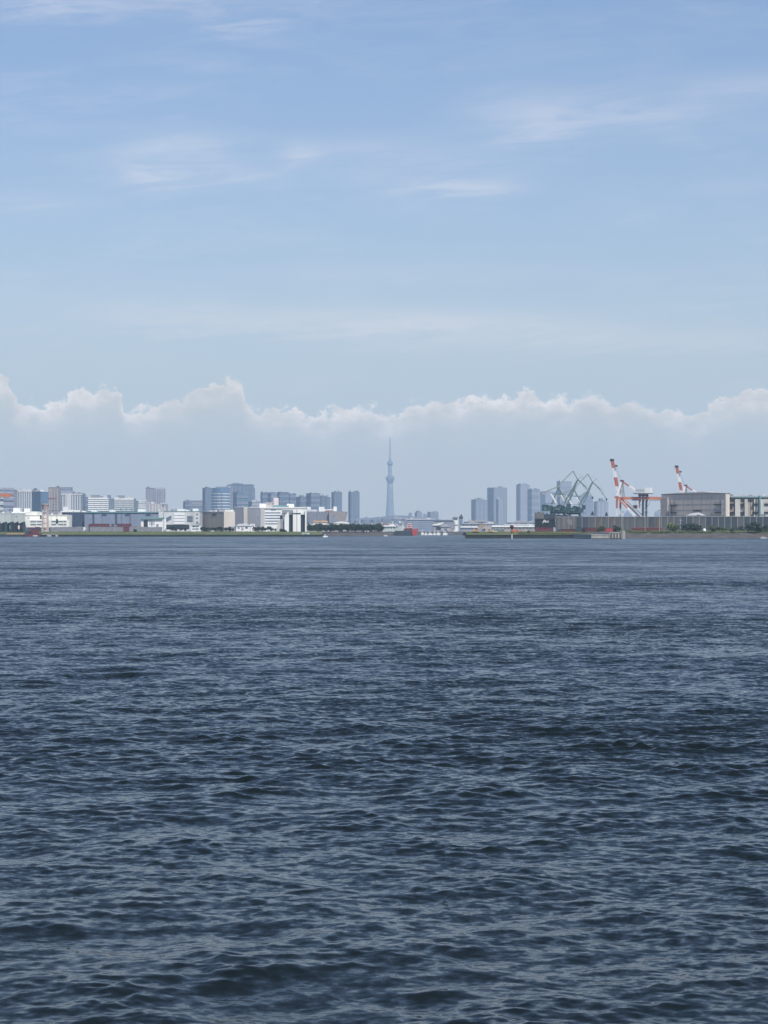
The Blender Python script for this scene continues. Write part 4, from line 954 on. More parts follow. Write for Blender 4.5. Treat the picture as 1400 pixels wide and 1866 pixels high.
# ------------------------------------------------------------------ container cranes
def gantry_crane(label, X, Y, yaw, sc_=1.0):
    r = empty('container_crane', (X, Y, ZG - .5), yaw, label, 'crane', None); r.scale = (sc_,) * 3
    D0 = 3000.0; s = D0 / F; k = 1 / math.cos(math.radians(20))
    def q(px, py, y=0.0): return ((px - 1124) * s * k, y, H - (py - YH) * s - ZG + .5)
    W_ = 17.0
    for y in (0, W_):
        MB().bar((0, y, 0), q(1124.5, 926, y), 1.62).build('sea_leg', C_WHITE, r); MB().bar(q(1124.5, 926, y), q(1124.5, 905, y), 2.00).build('sea_leg', C_RED, r)
        MB().bar((q(1170, 0)[0], y, 0), q(1170, 940, y), 1.88).build('land_leg', STEEL, r); MB().bar(q(1170, 940, y), q(1170.5, 910, y), 2.12).build('land_leg', DKSTEEL, r)
        MB().bar(q(1126, 908, y), q(1143, 926, y), 1.62).build('diagonal_brace', C_ORANGE, r); MB().bar(q(1143, 926, y), q(1157.5, 941, y), 2.62).build('diagonal_brace', C_WHITE, r)
        MB().bar(q(1157.5, 941, y), q(1169, 953, y), 1.62).build('diagonal_brace', C_RED, r)
        MB().bar((0, y, 9), (q(1170, 0)[0], y, 9), 1.50).build('portal_beam', C_RED, r)
        MB().bar(q(1124, 903.5, y * .5 + 4), q(1130, 878, y * .3 + 6), 2.88).build('mast_leg', C_WHITE, r)
        MB().bar(q(1133, 905, y * .5 + 4), q(1131, 878, y * .3 + 6), 1.00).build('mast_leg', STEEL, r)
        MB().bar(q(1131, 877, y * .3 + 6), q(1144, 886.5, y * .4 + 5), 1.00).build('backstay', C_RED, r); MB().bar(q(1144, 886.5, y * .4 + 5), q(1156, 895.5, y * .5 + 4), 2.25).build('backstay', C_WHITE, r)
    MB().bar((0, 0, 9), (0, W_, 9), 1.50).build('portal_beam', C_RED, r); MB().bar((q(1170, 0)[0], 0, 9), (q(1170, 0)[0], W_, 9), 1.50).build('portal_beam', C_RED, r)
    for y in (5.5, 11.5):
        MB().bar(q(1121, 907.8, y), q(1152, 907.8, y), 1.4, 3.2).build('girder', C_ORANGE, r); MB().bar(q(1152, 907.8, y), q(1176, 907.8, y), 1.4, 3.0).build('girder', C_RED, r)
        MB().bar(q(1176, 907.8, y), q(1205, 908.4, y), 1.4, 3.4).build('girder', C_ORANGE, r)
        for (a, c, m) in ((906, 886, C_WHITE), (886, 869.5, C_RED), (869.5, 852.5, C_WHITE), (852.5, 838, C_RED)):
            f = lambda py: 1125.5 - (906 - py) * 12.3 / 68
            MB().bar(q(f(a), a, y), q(f(c), c, y), 2.2, 2.9).build('boom_section', m, r)
            MB().bar(q(f(a) - 1.6, a, y), q(f(c) - 1.6, c, y), .5).build('boom_chord', C_DKRED, r)
        MB().bar(q(1129.5, 877, y), q(1117, 846, y), .25).build('boom_stay', STEEL, r)
    MB().bar(q(1113, 838, 4), q(1113, 838, 13), 3.0).build('boom_tip', DKSTEEL, r); MB().bar(q(1120.5, 848.5, 6), q(1120.5, 848.5, 11), 2.0).build('boom_sheave', DKSTEEL, r)
    MB().bar(q(1130.5, 877, 5), q(1130.5, 877, 12), 3.2).build('mast_head', C_DKRED, r)
    MB().bar(q(1122, 906, -1), q(1122, 906, W_ + 1), 2.0).build('cross_beam', C_RED, r); MB().bar(q(1133, 907, 1), q(1133, 907, W_ - 1), 1.6).build('cross_beam', C_RED, r)
    x0, x1 = q(1155, 0)[0], q(1182, 0)[0]
    hs = MB().box(x0, q(1173, 0)[0], 3, 14, q(0, 899)[2], q(0, 890.5)[2]).build('machinery_house', PALE, r); MB().box(q(1173, 0)[0], x1, 3, 14, q(0, 899)[2], q(0, 889)[2]).build('machinery_cabin', WHITE, r)
    for i in range(4): MB().box(x0 + 2 + i * 2.4, x0 + 3.4 + i * 2.4, 2.9, 3.0, q(0, 895)[2], q(0, 892.5)[2]).build('vent', STEEL, hs)
    MB().box(x0 - 2, x1 + 1, 2, 15, q(0, 900.2)[2], q(0, 899)[2]).build('platform', DKSTEEL, r)
    for px in (1162, 1168, 1174): MB().bar(q(px, 900, 5.5), q(px, 914, 5.5), 1.2).build('house_post', C_DKRED, r); MB().bar(q(px, 900, 11.5), q(px, 914, 11.5), 1.2).build('house_post', C_DKRED, r)
    MB().bar(q(1160, 902.5, 8.5), q(1176, 902.5, 8.5), 6, 2.2).build('house_frame', C_DKRED, r); MB().bar(q(1161.5, 911, 8), q(1161.5, 925.5, 8), 1.4).build('trolley_leg', C_RED, r)
    MB().box(q(1149, 0)[0], q(1160, 0)[0], 6, 11, q(0, 912)[2], q(0, 905.5)[2]).build('trolley', DKSTEEL, r)
    MB().box(q(1150.5, 0)[0], q(1157, 0)[0], 7, 10, q(0, 926.5)[2], q(0, 920.5)[2]).build('operator_cab', DKSTEEL, r); MB().bar(q(1153.5, 920.5, 8.5), q(1153.5, 912, 8.5), .3).build('cab_hanger', STEEL, r)
    MB().bar(q(1170, 940, 0), q(1183, 914, 0), .5).build('knee_brace', STEEL, r); MB().bar(q(1170, 922, 0), q(1180, 935, 0), .5).build('knee_brace', STEEL, r); MB().bar(q(1138, 911, 4), q(1168, 939, 4), .7).build('knee_brace', C_RED, r)
    MB().bar(q(1163, 920, 0), q(1176, 920, 0), .5).build('walkway', STEEL, r)
    for i in range(6): MB().bar(q(1180 + i * 4.5, 910, 7), q(1180 + i * 4.5, 915 - i % 2 * 2, 7), .35).build('hanger', STEEL, r)
    MB().bar(q(1178, 911.5, 7), q(1204, 911.8, 7), .4).build('hanger_rail', STEEL, r)
    return r
GY = math.radians(-20)
crane1 = gantry_crane('red and white container crane with raised boom and white machinery cabin, clear of the warehouse', PX(1124, 3000), 3000, GY)
def gcopy(label, px, D):
    c = copy_tree(crane1); c.location = (PX(px, D), D, ZG - .5); c['label'] = label; return c
gcopy('red and white container crane whose raised boom shows over the taupe warehouse roof', 1241.3, 3300)
gcopy('container crane of which only the orange girder end shows over the pale office blocks', -72, 2740)

# ------------------------------------------------------------------ teal level-luffing cranes
def luffing_crane(label, D):
    r = empty('luffing_crane', (PX(1030, D), D, ZG - .3), 0, label, 'crane'); s = D / F
    def q(px, py, y=0.0): return ((px - 1030) * s, y, H - (py - YH) * s - ZG + .3)
    for y in (-1.6, 1.6):
        MB().bar(q(1029, 915, y * 1.6), q(1045, 890, y * 1.2), 1.1, w2=1.5).build('boom_chord', PALETEAL, r); MB().bar(q(1045, 890, y * 1.2), q(1053.5, 874, y * .7), 1.51).build('boom_chord', PALETEAL, r)
        MB().bar(q(1036, 914, y * 1.6), q(1043.5, 899, y * 1.2), 0.86).build('boom_chord', PALETEAL, r); MB().bar(q(1043.5, 899, y), q(1049.5, 884, y), 0.86).build('boom_chord', PALETEAL, r)
    for i in range(7):
        f = i / 6; a, c = 1031 + 19 * f, 912 - 33 * f
        MB().bar(q(a, c, -1.8), q(a + 1.5, c - 3.5, 1.8), .35).build('boom_lacing', PALETEAL, r)
    MB().bar(q(1044, 858.5), q(1024, 879.5), 0.98).build('tie_rod', STEEL, r); MB().bar(q(1024, 879.5), q(1017.5, 889), 0.98).build('tie_rod', STEEL, r)
    MB().bar(q(1044, 858), q(1053.5, 874), 0.75).build('fly_jib', PALETEAL, r); MB().bar(q(1053.5, 874), q(1068, 887.5), 0.98).build('fly_jib', PALETEAL, r); MB().bar(q(1068, 887.5), q(1080, 906), .8, w2=.6).build('fly_jib', STEEL, r)
    for i in range(5): MB().bar(q(1057 + i * 4.6, 876 + i * 5.8), q(1059.5 + i * 4.6, 881.5 + i * 5.8, .4), .3).build('jib_lacing', STEEL, r)
    MB().bar(q(1054, 873), q(1061.5, 867.5), 0.54).build('jib_strut', STEEL, r); MB().bar(q(1044, 858), q(1061.5, 867.5), .16).build('stay_rope', STEEL, r); MB().bar(q(1061.5, 867.5), q(1076, 895), .16).build('stay_rope', STEEL, r)
    MB().box(q(1078.5, 0)[0], q(1081.5, 0)[0], -.6, .6, q(0, 909)[2], q(0, 905)[2]).build('jib_head', DKSTEEL, r)
    MB().bar(q(1080, 909), q(1080, 933), .14).build('hoist_rope', STEEL, r); MB().lathe([(1.6, 0), (1.4, .9), (.9, 2.4), (.3, 3.9)], 8).build('hook_block', DKSTEEL, r, q(1080, 939))
    MB().bar(q(1022, 885, 1.5), q(988, 899, 1.5), 1.1, 1.3).build('counter_lever', STEEL, r); MB().bar(q(1022, 885, -1.5), q(988, 899, -1.5), 1.1, 1.3).build('counter_lever', STEEL, r)
    MB().box(q(986.5, 0)[0], q(994, 0)[0], -2.4, 2.4, q(0, 902)[2], q(0, 897.5)[2]).build('counterweight', GREYCLAD, r)
    for y in (-2, 2):
        MB().bar(q(1004, 900, y), q(1016.5, 921, y), 1.35).build('frame_strut', C_WHITE, r); MB().bar(q(1018, 888, y * .6), q(1006, 919, y), 1.08).build('frame_strut', PALETEAL, r)
        MB().bar(q(1018, 888, y * .6), q(1032, 917, y), 1.08).build('frame_strut', PALETEAL, r); MB().bar(q(1022.5, 902, y), q(1031.8, 917, y), 0.94).build('frame_strut', C_WHITE, r)
    MB().bar(q(1004, 900), q(1030, 901), .8).build('frame_beam', PALETEAL, r)
    for i, (a, c, t0, t1, y, m) in enumerate(((998, 1006, 931, 921, -4, TEAL), (1006.5, 1015, 933, 923, -5, DKTEAL), (1015, 1023, 930, 919.5, -4.2, TEAL), (1023.5, 1029, 934, 921, -5, DKTEAL), (1029, 1036, 931, 924, -3.6, TEAL), (1003, 1031, 936, 929, -3, DKSTEEL))):
        MB().box(q(a, 0)[0], q(c, 0)[0], y, -y, q(0, t0)[2], q(0, t1)[2]).build('slewing_house', m, r)
    for i in range(8): MB().bar(q(997 + i * 5, 933, -5.4), q(1001.5 + i * 5, 922, -5.4), .45).build('house_truss', TEAL if i % 2 else PALETEAL, r)
    MB().bar(q(994, 933, -5.4), q(1040, 933, -5.4), .5).build('house_chord', TEAL, r)
    MB().box(q(1012, 0)[0], q(1018, 0)[0], -5.8, -5.1, q(0, 929)[2], q(0, 926)[2]).build('pale_panel', PALETEAL, r)
    MB().box(q(988, 0)[0], q(999, 0)[0], -3.5, 3.5, q(0, 931)[2], q(0, 919.5)[2]).build('rear_house', TEAL, r); MB().box(q(991.5, 0)[0], q(995.5, 0)[0], -3.7, -3.4, q(0, 929)[2], q(0, 923.5)[2]).build('window', PALETEAL, r)
    MB().box(q(1033, 0)[0], q(1040, 0)[0], -3, 1, q(0, 926)[2], q(0, 918)[2]).build('operator_cab', TEAL, r); MB().box(q(1034, 0)[0], q(1039, 0)[0], -3.15, -2.9, q(0, 923)[2], q(0, 919.5)[2]).build('window', DARKGL, r)
    rnd = random.Random(4)
    for i in range(9):
        px = 994 + i * 5; MB().bar(q(px, 920, -5.1), q(px, 916.5 - rnd.random() * 2, -5.1), .25).build('rail_post', TEAL, r)
    MB().bar(q(992, 917, -5.1), q(1036, 917, -5.1), .25).build('rail', TEAL, r)
    MB().lathe([(5.2, 0), (5.2, 2.4)], 16).build('slewing_ring', DKSTEEL, r, q(1019, 935.2))
    for (px, y) in ((1004, -6), (1034, -6), (1004, 6), (1034, 6)): MB().bar((q(px, 0)[0], y, 0), q(px * .6 + 1019 * .4, 934, y * .7), 1.3, w2=1.7).build('portal_leg', DKSTEEL, r)
    for y in (-6, 6): MB().bar(q(1003, 940, y * .8), q(1035, 940, y * .8), 1.3).build('portal_beam', DKSTEEL, r)
    MB().bar(q(1004, 958, -6), q(1032, 938, -4.5), .5).build('portal_brace', DKSTEEL, r); MB().bar(q(1034, 958, -6), q(1006, 938, -4.5), .5).build('portal_brace', DKSTEEL, r)
    return r
l1 = luffing_crane('teal double-link jib crane standing higher, behind the dark work platform', 2280)
l2 = copy_tree(l1); l2.location = (PX(1058, 2400), 2400, ZG - .3); l2['label'] = 'teal double-link jib crane whose jib reaches farthest toward the red container crane'
l2.rotation_euler = (0, 0, math.radians(-6))
# dark work platform with red plinth and white scrawl
D = 2120; r = empty('work_platform', (PX(976, D), D, ZG - .5), 0, 'dark steel work platform on a red plinth with a white scrawled mark', 'platform'); sx_ = lambda px: PX(px, D) - PX(976, D); sz_ = lambda py: PZ(py, D) - ZG + .5
MB().box(sx_(977), sx_(1009), 0, 12, 0, sz_(960.5)).build('plinth', SHIPRED if False else MAROON, r); MB().box(sx_(976), sx_(1012), .6, 12, sz_(960.5), sz_(946)).build('lower_deck', DKSTEEL, r)
MB().box(sx_(976), sx_(992), 1.5, 10, sz_(946), sz_(934)).build('grey_tank', plain('weathered_grey_steel', (.13, .13, .125), .75, .35, .5), r); MB().box(sx_(992.5), sx_(1014), 1.2, 11, sz_(946), sz_(937)).build('upper_deck', HULL, r)
for i in range(9):
    px = 977 + i * 4.4; MB().bar((sx_(px), -.3, sz_(962)), (sx_(px + (3 if i % 2 else -1)), -.3, sz_(945)), .45).build('frame_post', DKSTEEL if i % 3 else TEAL, r)
for y in (945.5, 951, 957): MB().bar((sx_(975), -.4, sz_(y)), (sx_(1013), -.4, sz_(y)), .4).build('frame_rail', DKSTEEL, r)
for i, (px, py) in enumerate(((996, 935), (1003, 934), (1008, 936), (981, 932.5))): MB().box(sx_(px), sx_(px + 3.5), 2, 5, sz_(946), sz_(py)).build('winch_box', (TEAL, DKSTEEL)[i % 2], r)
scr = [((989, 953.5), (992, 947.5)), ((992, 947.5), (994, 949)), ((994, 949), (992, 951)), ((993.5, 952.5), (995.5, 949)), ((995.5, 949), (997, 952.5)), ((997, 952.5), (999.3, 948)), ((999.3, 948), (999, 952.5)), ((996, 951), (1000, 951))]
q = MB()
for (a, c) in scr: q.bar((sx_(a[0]), -.75, sz_(a[1])), (sx_(c[0]), -.75, sz_(c[1])), .5)
q.build('painted_scrawl', WHITE, r)
# ribbed grey hopper beside it
D = 1845; r = empty('hopper', (PX(1014, D), D, ZG - .5), 0, 'grey hopper with upright ribs and a red base between the work platform and the barrier', 'hopper'); w_ = PX(1051, D) - PX(1014, D); hh = PZ(942.5, D) - ZG + .5
MB().box(0, w_, 0, 6, 2.6, hh).build('bin', W2, r); MB().box(w_ * .25, w_, .3, 5.5, 0, 2.6).build('base', MAROON, r)
for i in range(9): MB().box(i * w_ / 8.2, i * w_ / 8.2 + .3, -.3, 0, 2.6, hh).build('rib', STEEL if i % 2 else W1, r)
MB().box(w_ * .55, w_ * .78, -.35, 0, hh * .45, hh * .85).build('pale_panel', plain('dull_taupe', (.2, .18, .18), .7), r); MB().box(w_ * .1, w_ * .18, -.2, .3, 0, 2.6).build('leg', TEAL, r)

# containers, pipes and odd steel along the quay
def container(label, px, D, z, w_, mat, hh=2.6, group=None):
    r = empty('container', (PX(px, D), D, z), 0, label, 'container', group)
    MB().box(0, w_, 0, 2.4, .1, hh).build('box', mat, r)
    n = max(3, int(w_ / .8)); me = MB().box(0, .3, -.06, 0, .25, hh - .2).mesh('rib', mat)
    q = MB()
    for i in range(n): q.box((i + .3) * w_ / n, (i + .3) * w_ / n + .25, -.06, .01, .25, hh - .2)
    q.build('corrugation', mat, r); MB().box(-.04, w_ + .04, -.08, 2.48, hh - .15, hh + .03).build('top_rail', DKSTEEL, r)
    return r
GC = 'dark red containers in a row behind the bank'
for lv in range(3):
    for i in range(6):
        if lv == 2 and i == 3: continue
        container(['dark red container in the bottom layer of the row behind the grey bank fence', 'dark red container in the middle layer of the row behind the grey bank fence', 'dark red container on top of the row behind the grey bank fence'][lv],
                  160 + i * 13.3, 2450, ZG + lv * 2.66, 6.9, (MAROON, C_DKRED)[(i + lv) % 3 == 1], group=GC + (' bottom', ' middle', ' top')[lv])
for lv in range(2): container(['tan container under the other tan one next to the gatehouse', 'tan container on top of the other tan one next to the gatehouse'][lv], 242, 2440, ZG + lv * 2.66, 9.0, WOOD)
container('navy container on top of the dark red row at its break', 203, 2450, ZG + 2 * 2.66, 3.0, NAVY)
# grey fence on top of the bank
D = 2338; r = empty('bank_fence', (PX(92, D), D, ZG), 0, 'low grey-lilac panel fence on the grass bank before the container row', 'fence'); st = PX(12, D) - PX(0, D); FN = plain('grey_lilac_fence', (.21, .21, .24), .7, .2, .3)
pmesh = MB().box(.06, st - .06, 0, .15, 0, 4.5).mesh('panel', FN); qmesh = MB().box(-.12, .12, -.12, .2, 0, 4.8).mesh('post', STEEL)
for i in range(17):
    if i not in (5, 11): link('panel', pmesh, r, (i * st, 0, (i * 37 % 5) * .06))
    link('post', qmesh, r, (i * st, 0, 0))
pole('thin pale lamp post on the bank in front of the blue-grey warehouse', 208, 948, 2336, r_=.16)
pole('short pale lamp post on the bank by the domed hut', 161, 955, 2336, r_=.14)
for i in range(5): container('maroon container lined up before the brown-grey barrier', 1060 + i * 9.0, 1835, ZG, 3.6, (MAROON, C_DKRED, NAVY)[0], 3.2, 'maroon containers before the barrier')
container('bright red container among the spit bushes', 1104.5, 1800, ZG + .2, 5.2, SHIPRED)
container('teal container beside the ribbed hopper', 1053, 1828, ZG, 2.0, TEAL, 3.6); container('blue container next to the teal one', 1058.5, 1829, ZG, 1.4, NAVY, 3.2)
D = 1815; r = empty('pipe_stack', (PX(1150, D), D, ZG), 0, 'long low stack of maroon pipes on black skids beyond the landing blocks', 'pipes'); w_ = PX(1211, D) - PX(1150, D)
MB().box(-4, w_ + 1, 0, 3, -.2, .7).build('skid', RUBBER, r)
for k in range(3):
    for j in range(3): MB().tube([(j * .6, .5 + k * .9, 1.2 + j * .85), (w_ - j * 1.2, .5 + k * .9, 1.2 + j * .85)], .42, 8).build('pipe', (MAROON, C_DKRED)[(k + j) % 2], r)
D = 1790; r = empty('storage_tank', (PX(1284, D), D, ZG - .4), 0, 'small round white tank on the revetment top', 'tank'); q = MB(); q.smooth = True
q.lathe([(.2, .3), (.9, .5), (1.25, 1.3), (1.1, 2.2), (.6, 2.8), (.05, 3.0)], 14); q.build('shell', WHITE, r); q = MB(); [q.bar((x, y, -.2), (x, y, .8), .12) for x in (-.6, .6) for y in (-.6, .6)]; q.build('stand', STEEL, r)

# concrete landing blocks in front of the spit
for i, (a, c, yt, yb, D, lab) in enumerate(((1078, 1110, 973.5, 983, 1560, 'low pale concrete landing block at the joint of spit and revetment'), (1111, 1138.5, 970, 983, 1565, 'taller concrete landing block with a pale end pier'))):
    r = empty('landing_block', (PX(a, D), D, -1.2), 0, lab, 'landing'); w_ = PX(c, D) - PX(a, D); zt = PZ(yt, D) + 1.2
    MB().box(0, w_, 0, 150, 0, zt - .5).build('base', CONCRETE, r); MB().box(-.15, w_ + .15, -.2, 150, zt - .5, zt).build('cap', CONCRETE, r); MB().box(.2, w_ - .2, -.12, 0, .9, 1.7).build('tide_band', SEAWALL, r)
    if i:
        MB().box(w_ - 1.6, w_ + .3, -.6, 4, .3, zt + .8).build('end_pier', CONCRETE, r)
        for k in range(4): MB().box(.8 + k * 1.9, 1.4 + k * 1.9, -.35, 0, .4, zt - .6).build('fender', RUBBER, r)
# channel beacon
D = 1655; r = empty('channel_beacon', (PX(933, D), D, -1.2), 0, 'rust brown beacon with a flared cage on a pale pile off the spit', 'beacon'); z = lambda py: PZ(py, D) + 1.2
MB().lathe([(.75, 0), (.75, z(981.5))], 10).build('pile_base', RUBBER, r); MB().lathe([(.55, z(981.5)), (.5, z(973.5))], 10).build('pile', CONC_LT, r); MB().lathe([(.32, z(973.5)), (.3, z(963))], 8).build('post', C_DKRED, r)
MB().lathe([(.5, z(964.5)), (1.25, z(961)), (1.25, z(957.8)), (1.0, z(957))], 8).build('cage', MAROON, r); MB().bar((0, 0, z(957)), (0, 0, z(953.5)), .25).build('lantern', STEEL, r)
MB().box(-1.3, 1.3, -.5, .5, z(969), z(968.3)).build('step', C_DKRED, r)

# excavators, truck and cars on the spit
def excavator(label, px, D, flip, s=1.0):
    r = empty('excavator', (PX(px, D), D, ZG - .7), 0, label, 'excavator'); r.scale = (-s if flip else s, s, s)
    for y in (-1.1, 1.1): MB().slab([(-1.9, .25), (-1.5, 0), (1.5, 0), (1.9, .25), (1.9, .7), (1.5, .95), (-1.5, .95), (-1.9, .7)], y - .28, y + .28).build('track', RUBBER, r)
    MB().slab([(-2.0, 1.05), (1.3, 1.05), (1.3, 1.9), (-.2, 2.15), (-2.0, 2.0)], -1.2, 1.2).build('house', YELLOW, r); MB().slab([(.1, 1.9), (1.3, 1.9), (1.15, 3.05), (.1, 3.05)], -1.2, -.1).build('cab', YELLOW, r); MB().box(.2, 1.15, -1.25, -1.18, 2.1, 2.95).build('window', DARKGL, r)
    MB().bar((1.0, .2, 1.7), (2.9, .2, 4.4), .55).build('boom', YELLOW, r); MB().bar((2.8, .2, 4.5), (4.7, .2, 5.4), .5).build('boom', YELLOW, r); MB().bar((4.6, .2, 5.5), (5.6, .2, 2.6), .4).build('stick', YELLOW, r)
    MB().slab([(5.2, 2.8), (6.0, 2.7), (6.2, 1.7), (5.5, 1.3), (4.9, 1.7)], -.4, .7).build('bucket', DKSTEEL, r)
    return r
excavator('yellow excavator with raised arm at the tip of the spit', 867, 1765, False, 1.15)
excavator('smaller orange-yellow excavator facing the raised-arm one', 893.5, 1775, True, .95)
def vehicle(name, label, px, D, z, L, hh, body, cat, cab=.3, van=False):
    r = empty(name, (PX(px, D), D, z), 0, label, cat)
    if van:
        MB().slab([(0, .4), (L, .4), (L, hh * .5), (L * .9, hh), (0, hh)], 0, 1.9).build('body', body, r); MB().slab([(L * .72, hh * .55), (L * .95, hh * .55), (L * .9, hh * .92), (L * .72, hh * .92)], -.04, .0).build('window', DARKGL, r)
    else:
        MB().slab([(0, .35), (L, .35), (L, hh * .58), (L * .8, hh * .62), (L * .66, hh), (L * .28, hh), (L * .12, hh * .62), (0, hh * .58)], 0, 1.7).build('body', body, r); MB().slab([(L * .2, hh * .62), (L * .75, hh * .62), (L * .64, hh * .93), (L * .3, hh * .93)], -.04, 0).build('window', DARKGL, r)
    for f in (.2, .8):
        for y in (.1, 1.6): 
            q = MB().tube([(0, -.12, 0), (0, .12, 0)], .36, 10); w = q.build('wheel', RUBBER, r, (L * f, y, .36))
    return r
vehicle('truck', 'orange-red truck parked behind the beacon', 934.5, 1790, ZG - .3, 4.2, 2.0, plain('truck_orange', (.62, .13, .06), .5), 'truck', van=True)
vehicle('car', 'white car between the excavators and the beacon', 898, 1800, ZG - .2, 3.9, 1.5, WHITE, 'car')
vehicle('car', 'pale car close behind the beacon', 927, 1800, ZG - .2, 2.8, 1.5, PALE, 'car')
for i, (px, lab) in enumerate(((188, 'white car on the bank below the dark red containers'), (193.5, 'second white car parked nose to tail below the dark red containers'), (308, 'white car in front of the white plant building'), (383, 'white car in front of the bank trees by the taupe warehouse'))):
    vehicle('car', lab, px, 2352, ZG, 4.3, 1.5, WHITE, 'car')
vehicle('van', 'small white van parked under the white plant building stair', 303, 2350, ZG, 4.8, 2.1, WHITE, 'van', van=True)

# ------------------------------------------------------------------ red ship, boats
D = 2750; r = empty('cargo_ship', (PX(718, D), D, 0), 0, 'moored coaster with a flared red bow and pink and white superstructure', 'ship'); sx_ = lambda px: PX(px, D) - PX(718, D); sz_ = lambda py: PZ(py, D)
MB().slab([(sx_(719), -.8), (sx_(757), -.8), (sx_(758), sz_(967)), (sx_(719), sz_(967.5))], 0, 9).build('hull', HULL, r)
MB().slab([(sx_(753), -.8), (sx_(758), -.8), (sx_(763), sz_(963.5)), (sx_(750), sz_(964.5))], -.3, 9.3).build('bow', SHIPRED, r)
MB().slab([(sx_(735), sz_(967)), (sx_(752), sz_(967)), (sx_(751), sz_(962)), (sx_(737), sz_(963))], .5, 8.5).build('deck_house', MAROON, r)
MB().box(sx_(741.5), sx_(751), 1.5, 7.5, sz_(963), sz_(957)).build('superstructure', plain('faded_pink', (.60, .36, .34), .6), r); MB().box(sx_(743), sx_(749.5), 2, 7, sz_(957), sz_(953)).build('bridge', plain('faded_pink', (.6, .36, .34), .6), r)
for y in (955.5, 959): MB().box(sx_(743.5), sx_(749), 1.3 if y > 957 else 1.8, 1.6 if y > 957 else 2.1, sz_(y + 1), sz_(y)).build('window', DARKGL, r)
MB().slab([(sx_(722), sz_(967)), (sx_(739), sz_(967)), (sx_(738), sz_(960)), (sx_(734), sz_(957)), (sx_(729), sz_(959)), (sx_(723), sz_(962))], 2, 7).build('cargo_gear', PALEGREEN, r)
MB().bar((sx_(721), 4, sz_(954)), (sx_(730), 4, sz_(962)), .7).build('derrick', C_WHITE, r); MB().bar((sx_(735), 4, sz_(956)), (sx_(737), 4, sz_(947)), .4).build('mast', STEEL, r); MB().box(sx_(727.5), sx_(731), 3, 6, sz_(952.5), sz_(950)).build('crow_nest', WHITE, r)
MB().bar((sx_(726), 4, sz_(949.5)), (sx_(742), 4, sz_(958)), .3).build('derrick', STEEL, r)
def boat(label, px0, px1, D, hh, mast=True, m=None):
    w_ = PX(px1, D) - PX(px0, D); r = empty('motor_boat', (PX(px0, D), D, 0), 0, label, 'boat', None); m = m or WHITE
    MB().slab([(w_ * .06, -.4), (w_ * .9, -.4), (w_, hh * .38), (0, hh * .34)], 0, w_ * .3).build('hull', m, r)
    MB().slab([(w_ * .2, hh * .36), (w_ * .72, hh * .36), (w_ * .6, hh * .85), (w_ * .25, hh * .85)], w_ * .04, w_ * .26).build('cabin', m, r); MB().slab([(w_ * .28, hh * .52), (w_ * .64, hh * .52), (w_ * .58, hh * .74), (w_ * .3, hh * .74)], w_ * .04 - .05, w_ * .04).build('window', DARKGL, r)
    if mast: MB().bar((w_ * .4, w_ * .15, hh * .8), (w_ * .4, w_ * .15, hh * 1.5), .12).build('mast', STEEL, r)
    return r
boat('small white motor boat under way off the stone shore', 588.5, 598, 2060, 2.6)
boat('small pale boat lying close under the stone shore by the dark gap', 699, 707, 2440, 2.0, False, PALE)
for i, (a, c, hh, lab) in enumerate(((767.5, 773, 7.5, 'white boat with the tallest cabin, first next to the red ship'), (773.5, 779.5, 4.5, 'low white boat second from the red ship'), (780, 789, 5.0, 'white boat with a long hull in the middle of the moored row'), (789.5, 795, 5.8, 'white boat moored just before the end of the row below the boathouse roof'), (795.5, 803, 6.5, 'broad white boat below the cream boathouse roof'), (807, 816, 6.0, 'white boat lying apart in front of the gabled shed'))):
    boat(lab, a, c, 3170 - i * 6, hh)
boat('tiny white boat drawn up on the revetment foot', 1386, 1399, 1712, 1.4, False, PALE)

# ------------------------------------------------------------------ small roof plant, vents and downpipes on every larger block
rnd = random.Random(21)
for b in B.ALL:
    if b.w < 8 or not hasattr(b, 'wall') or b.D > 9900: continue
    k = b.D / 2500.0; n = max(2, min(6, int(b.w / (9 * k))))
    for i in range(n):
        u = rnd.uniform(.04, .86) * b.w; v = rnd.uniform(.1, .6) * b.d; ww = rnd.uniform(1.2, 3.6) * k; hh = rnd.uniform(.7, 1.9) * k
        MB().box(u, min(u + ww, b.w * .97), v, v + ww, b.h - .1, b.h + hh + .9).build('roof_unit', rnd.choice((PALE, STEEL, GREYROOF, DKROOF, PALE)), b.root)
    if rnd.random() < .55:
        u = rnd.uniform(.1, .9) * b.w; MB().bar((u, b.d * .4, b.h), (u, b.d * .4, b.h + rnd.uniform(2.5, 5) * k), .16 * k, w2=.08 * k).build('antenna', STEEL, b.root)
    if b.D < 2900:
        for i in range(max(1, int(b.w / 14))):
            u = rnd.uniform(.03, .97) * b.w; MB().box(u, u + .22, -.28, 0, 0, b.h - .3).build('downpipe', rnd.choice((STEEL, DKSTEEL)), b.root)
        for i in range(max(1, int(b.w / 18))):
            u = rnd.uniform(.05, .9) * b.w; z = rnd.uniform(.55, .85) * b.h; MB().box(u, u + 1.5, -.2, .1, z, z + .8).build('vent', MIDGL, b.root)

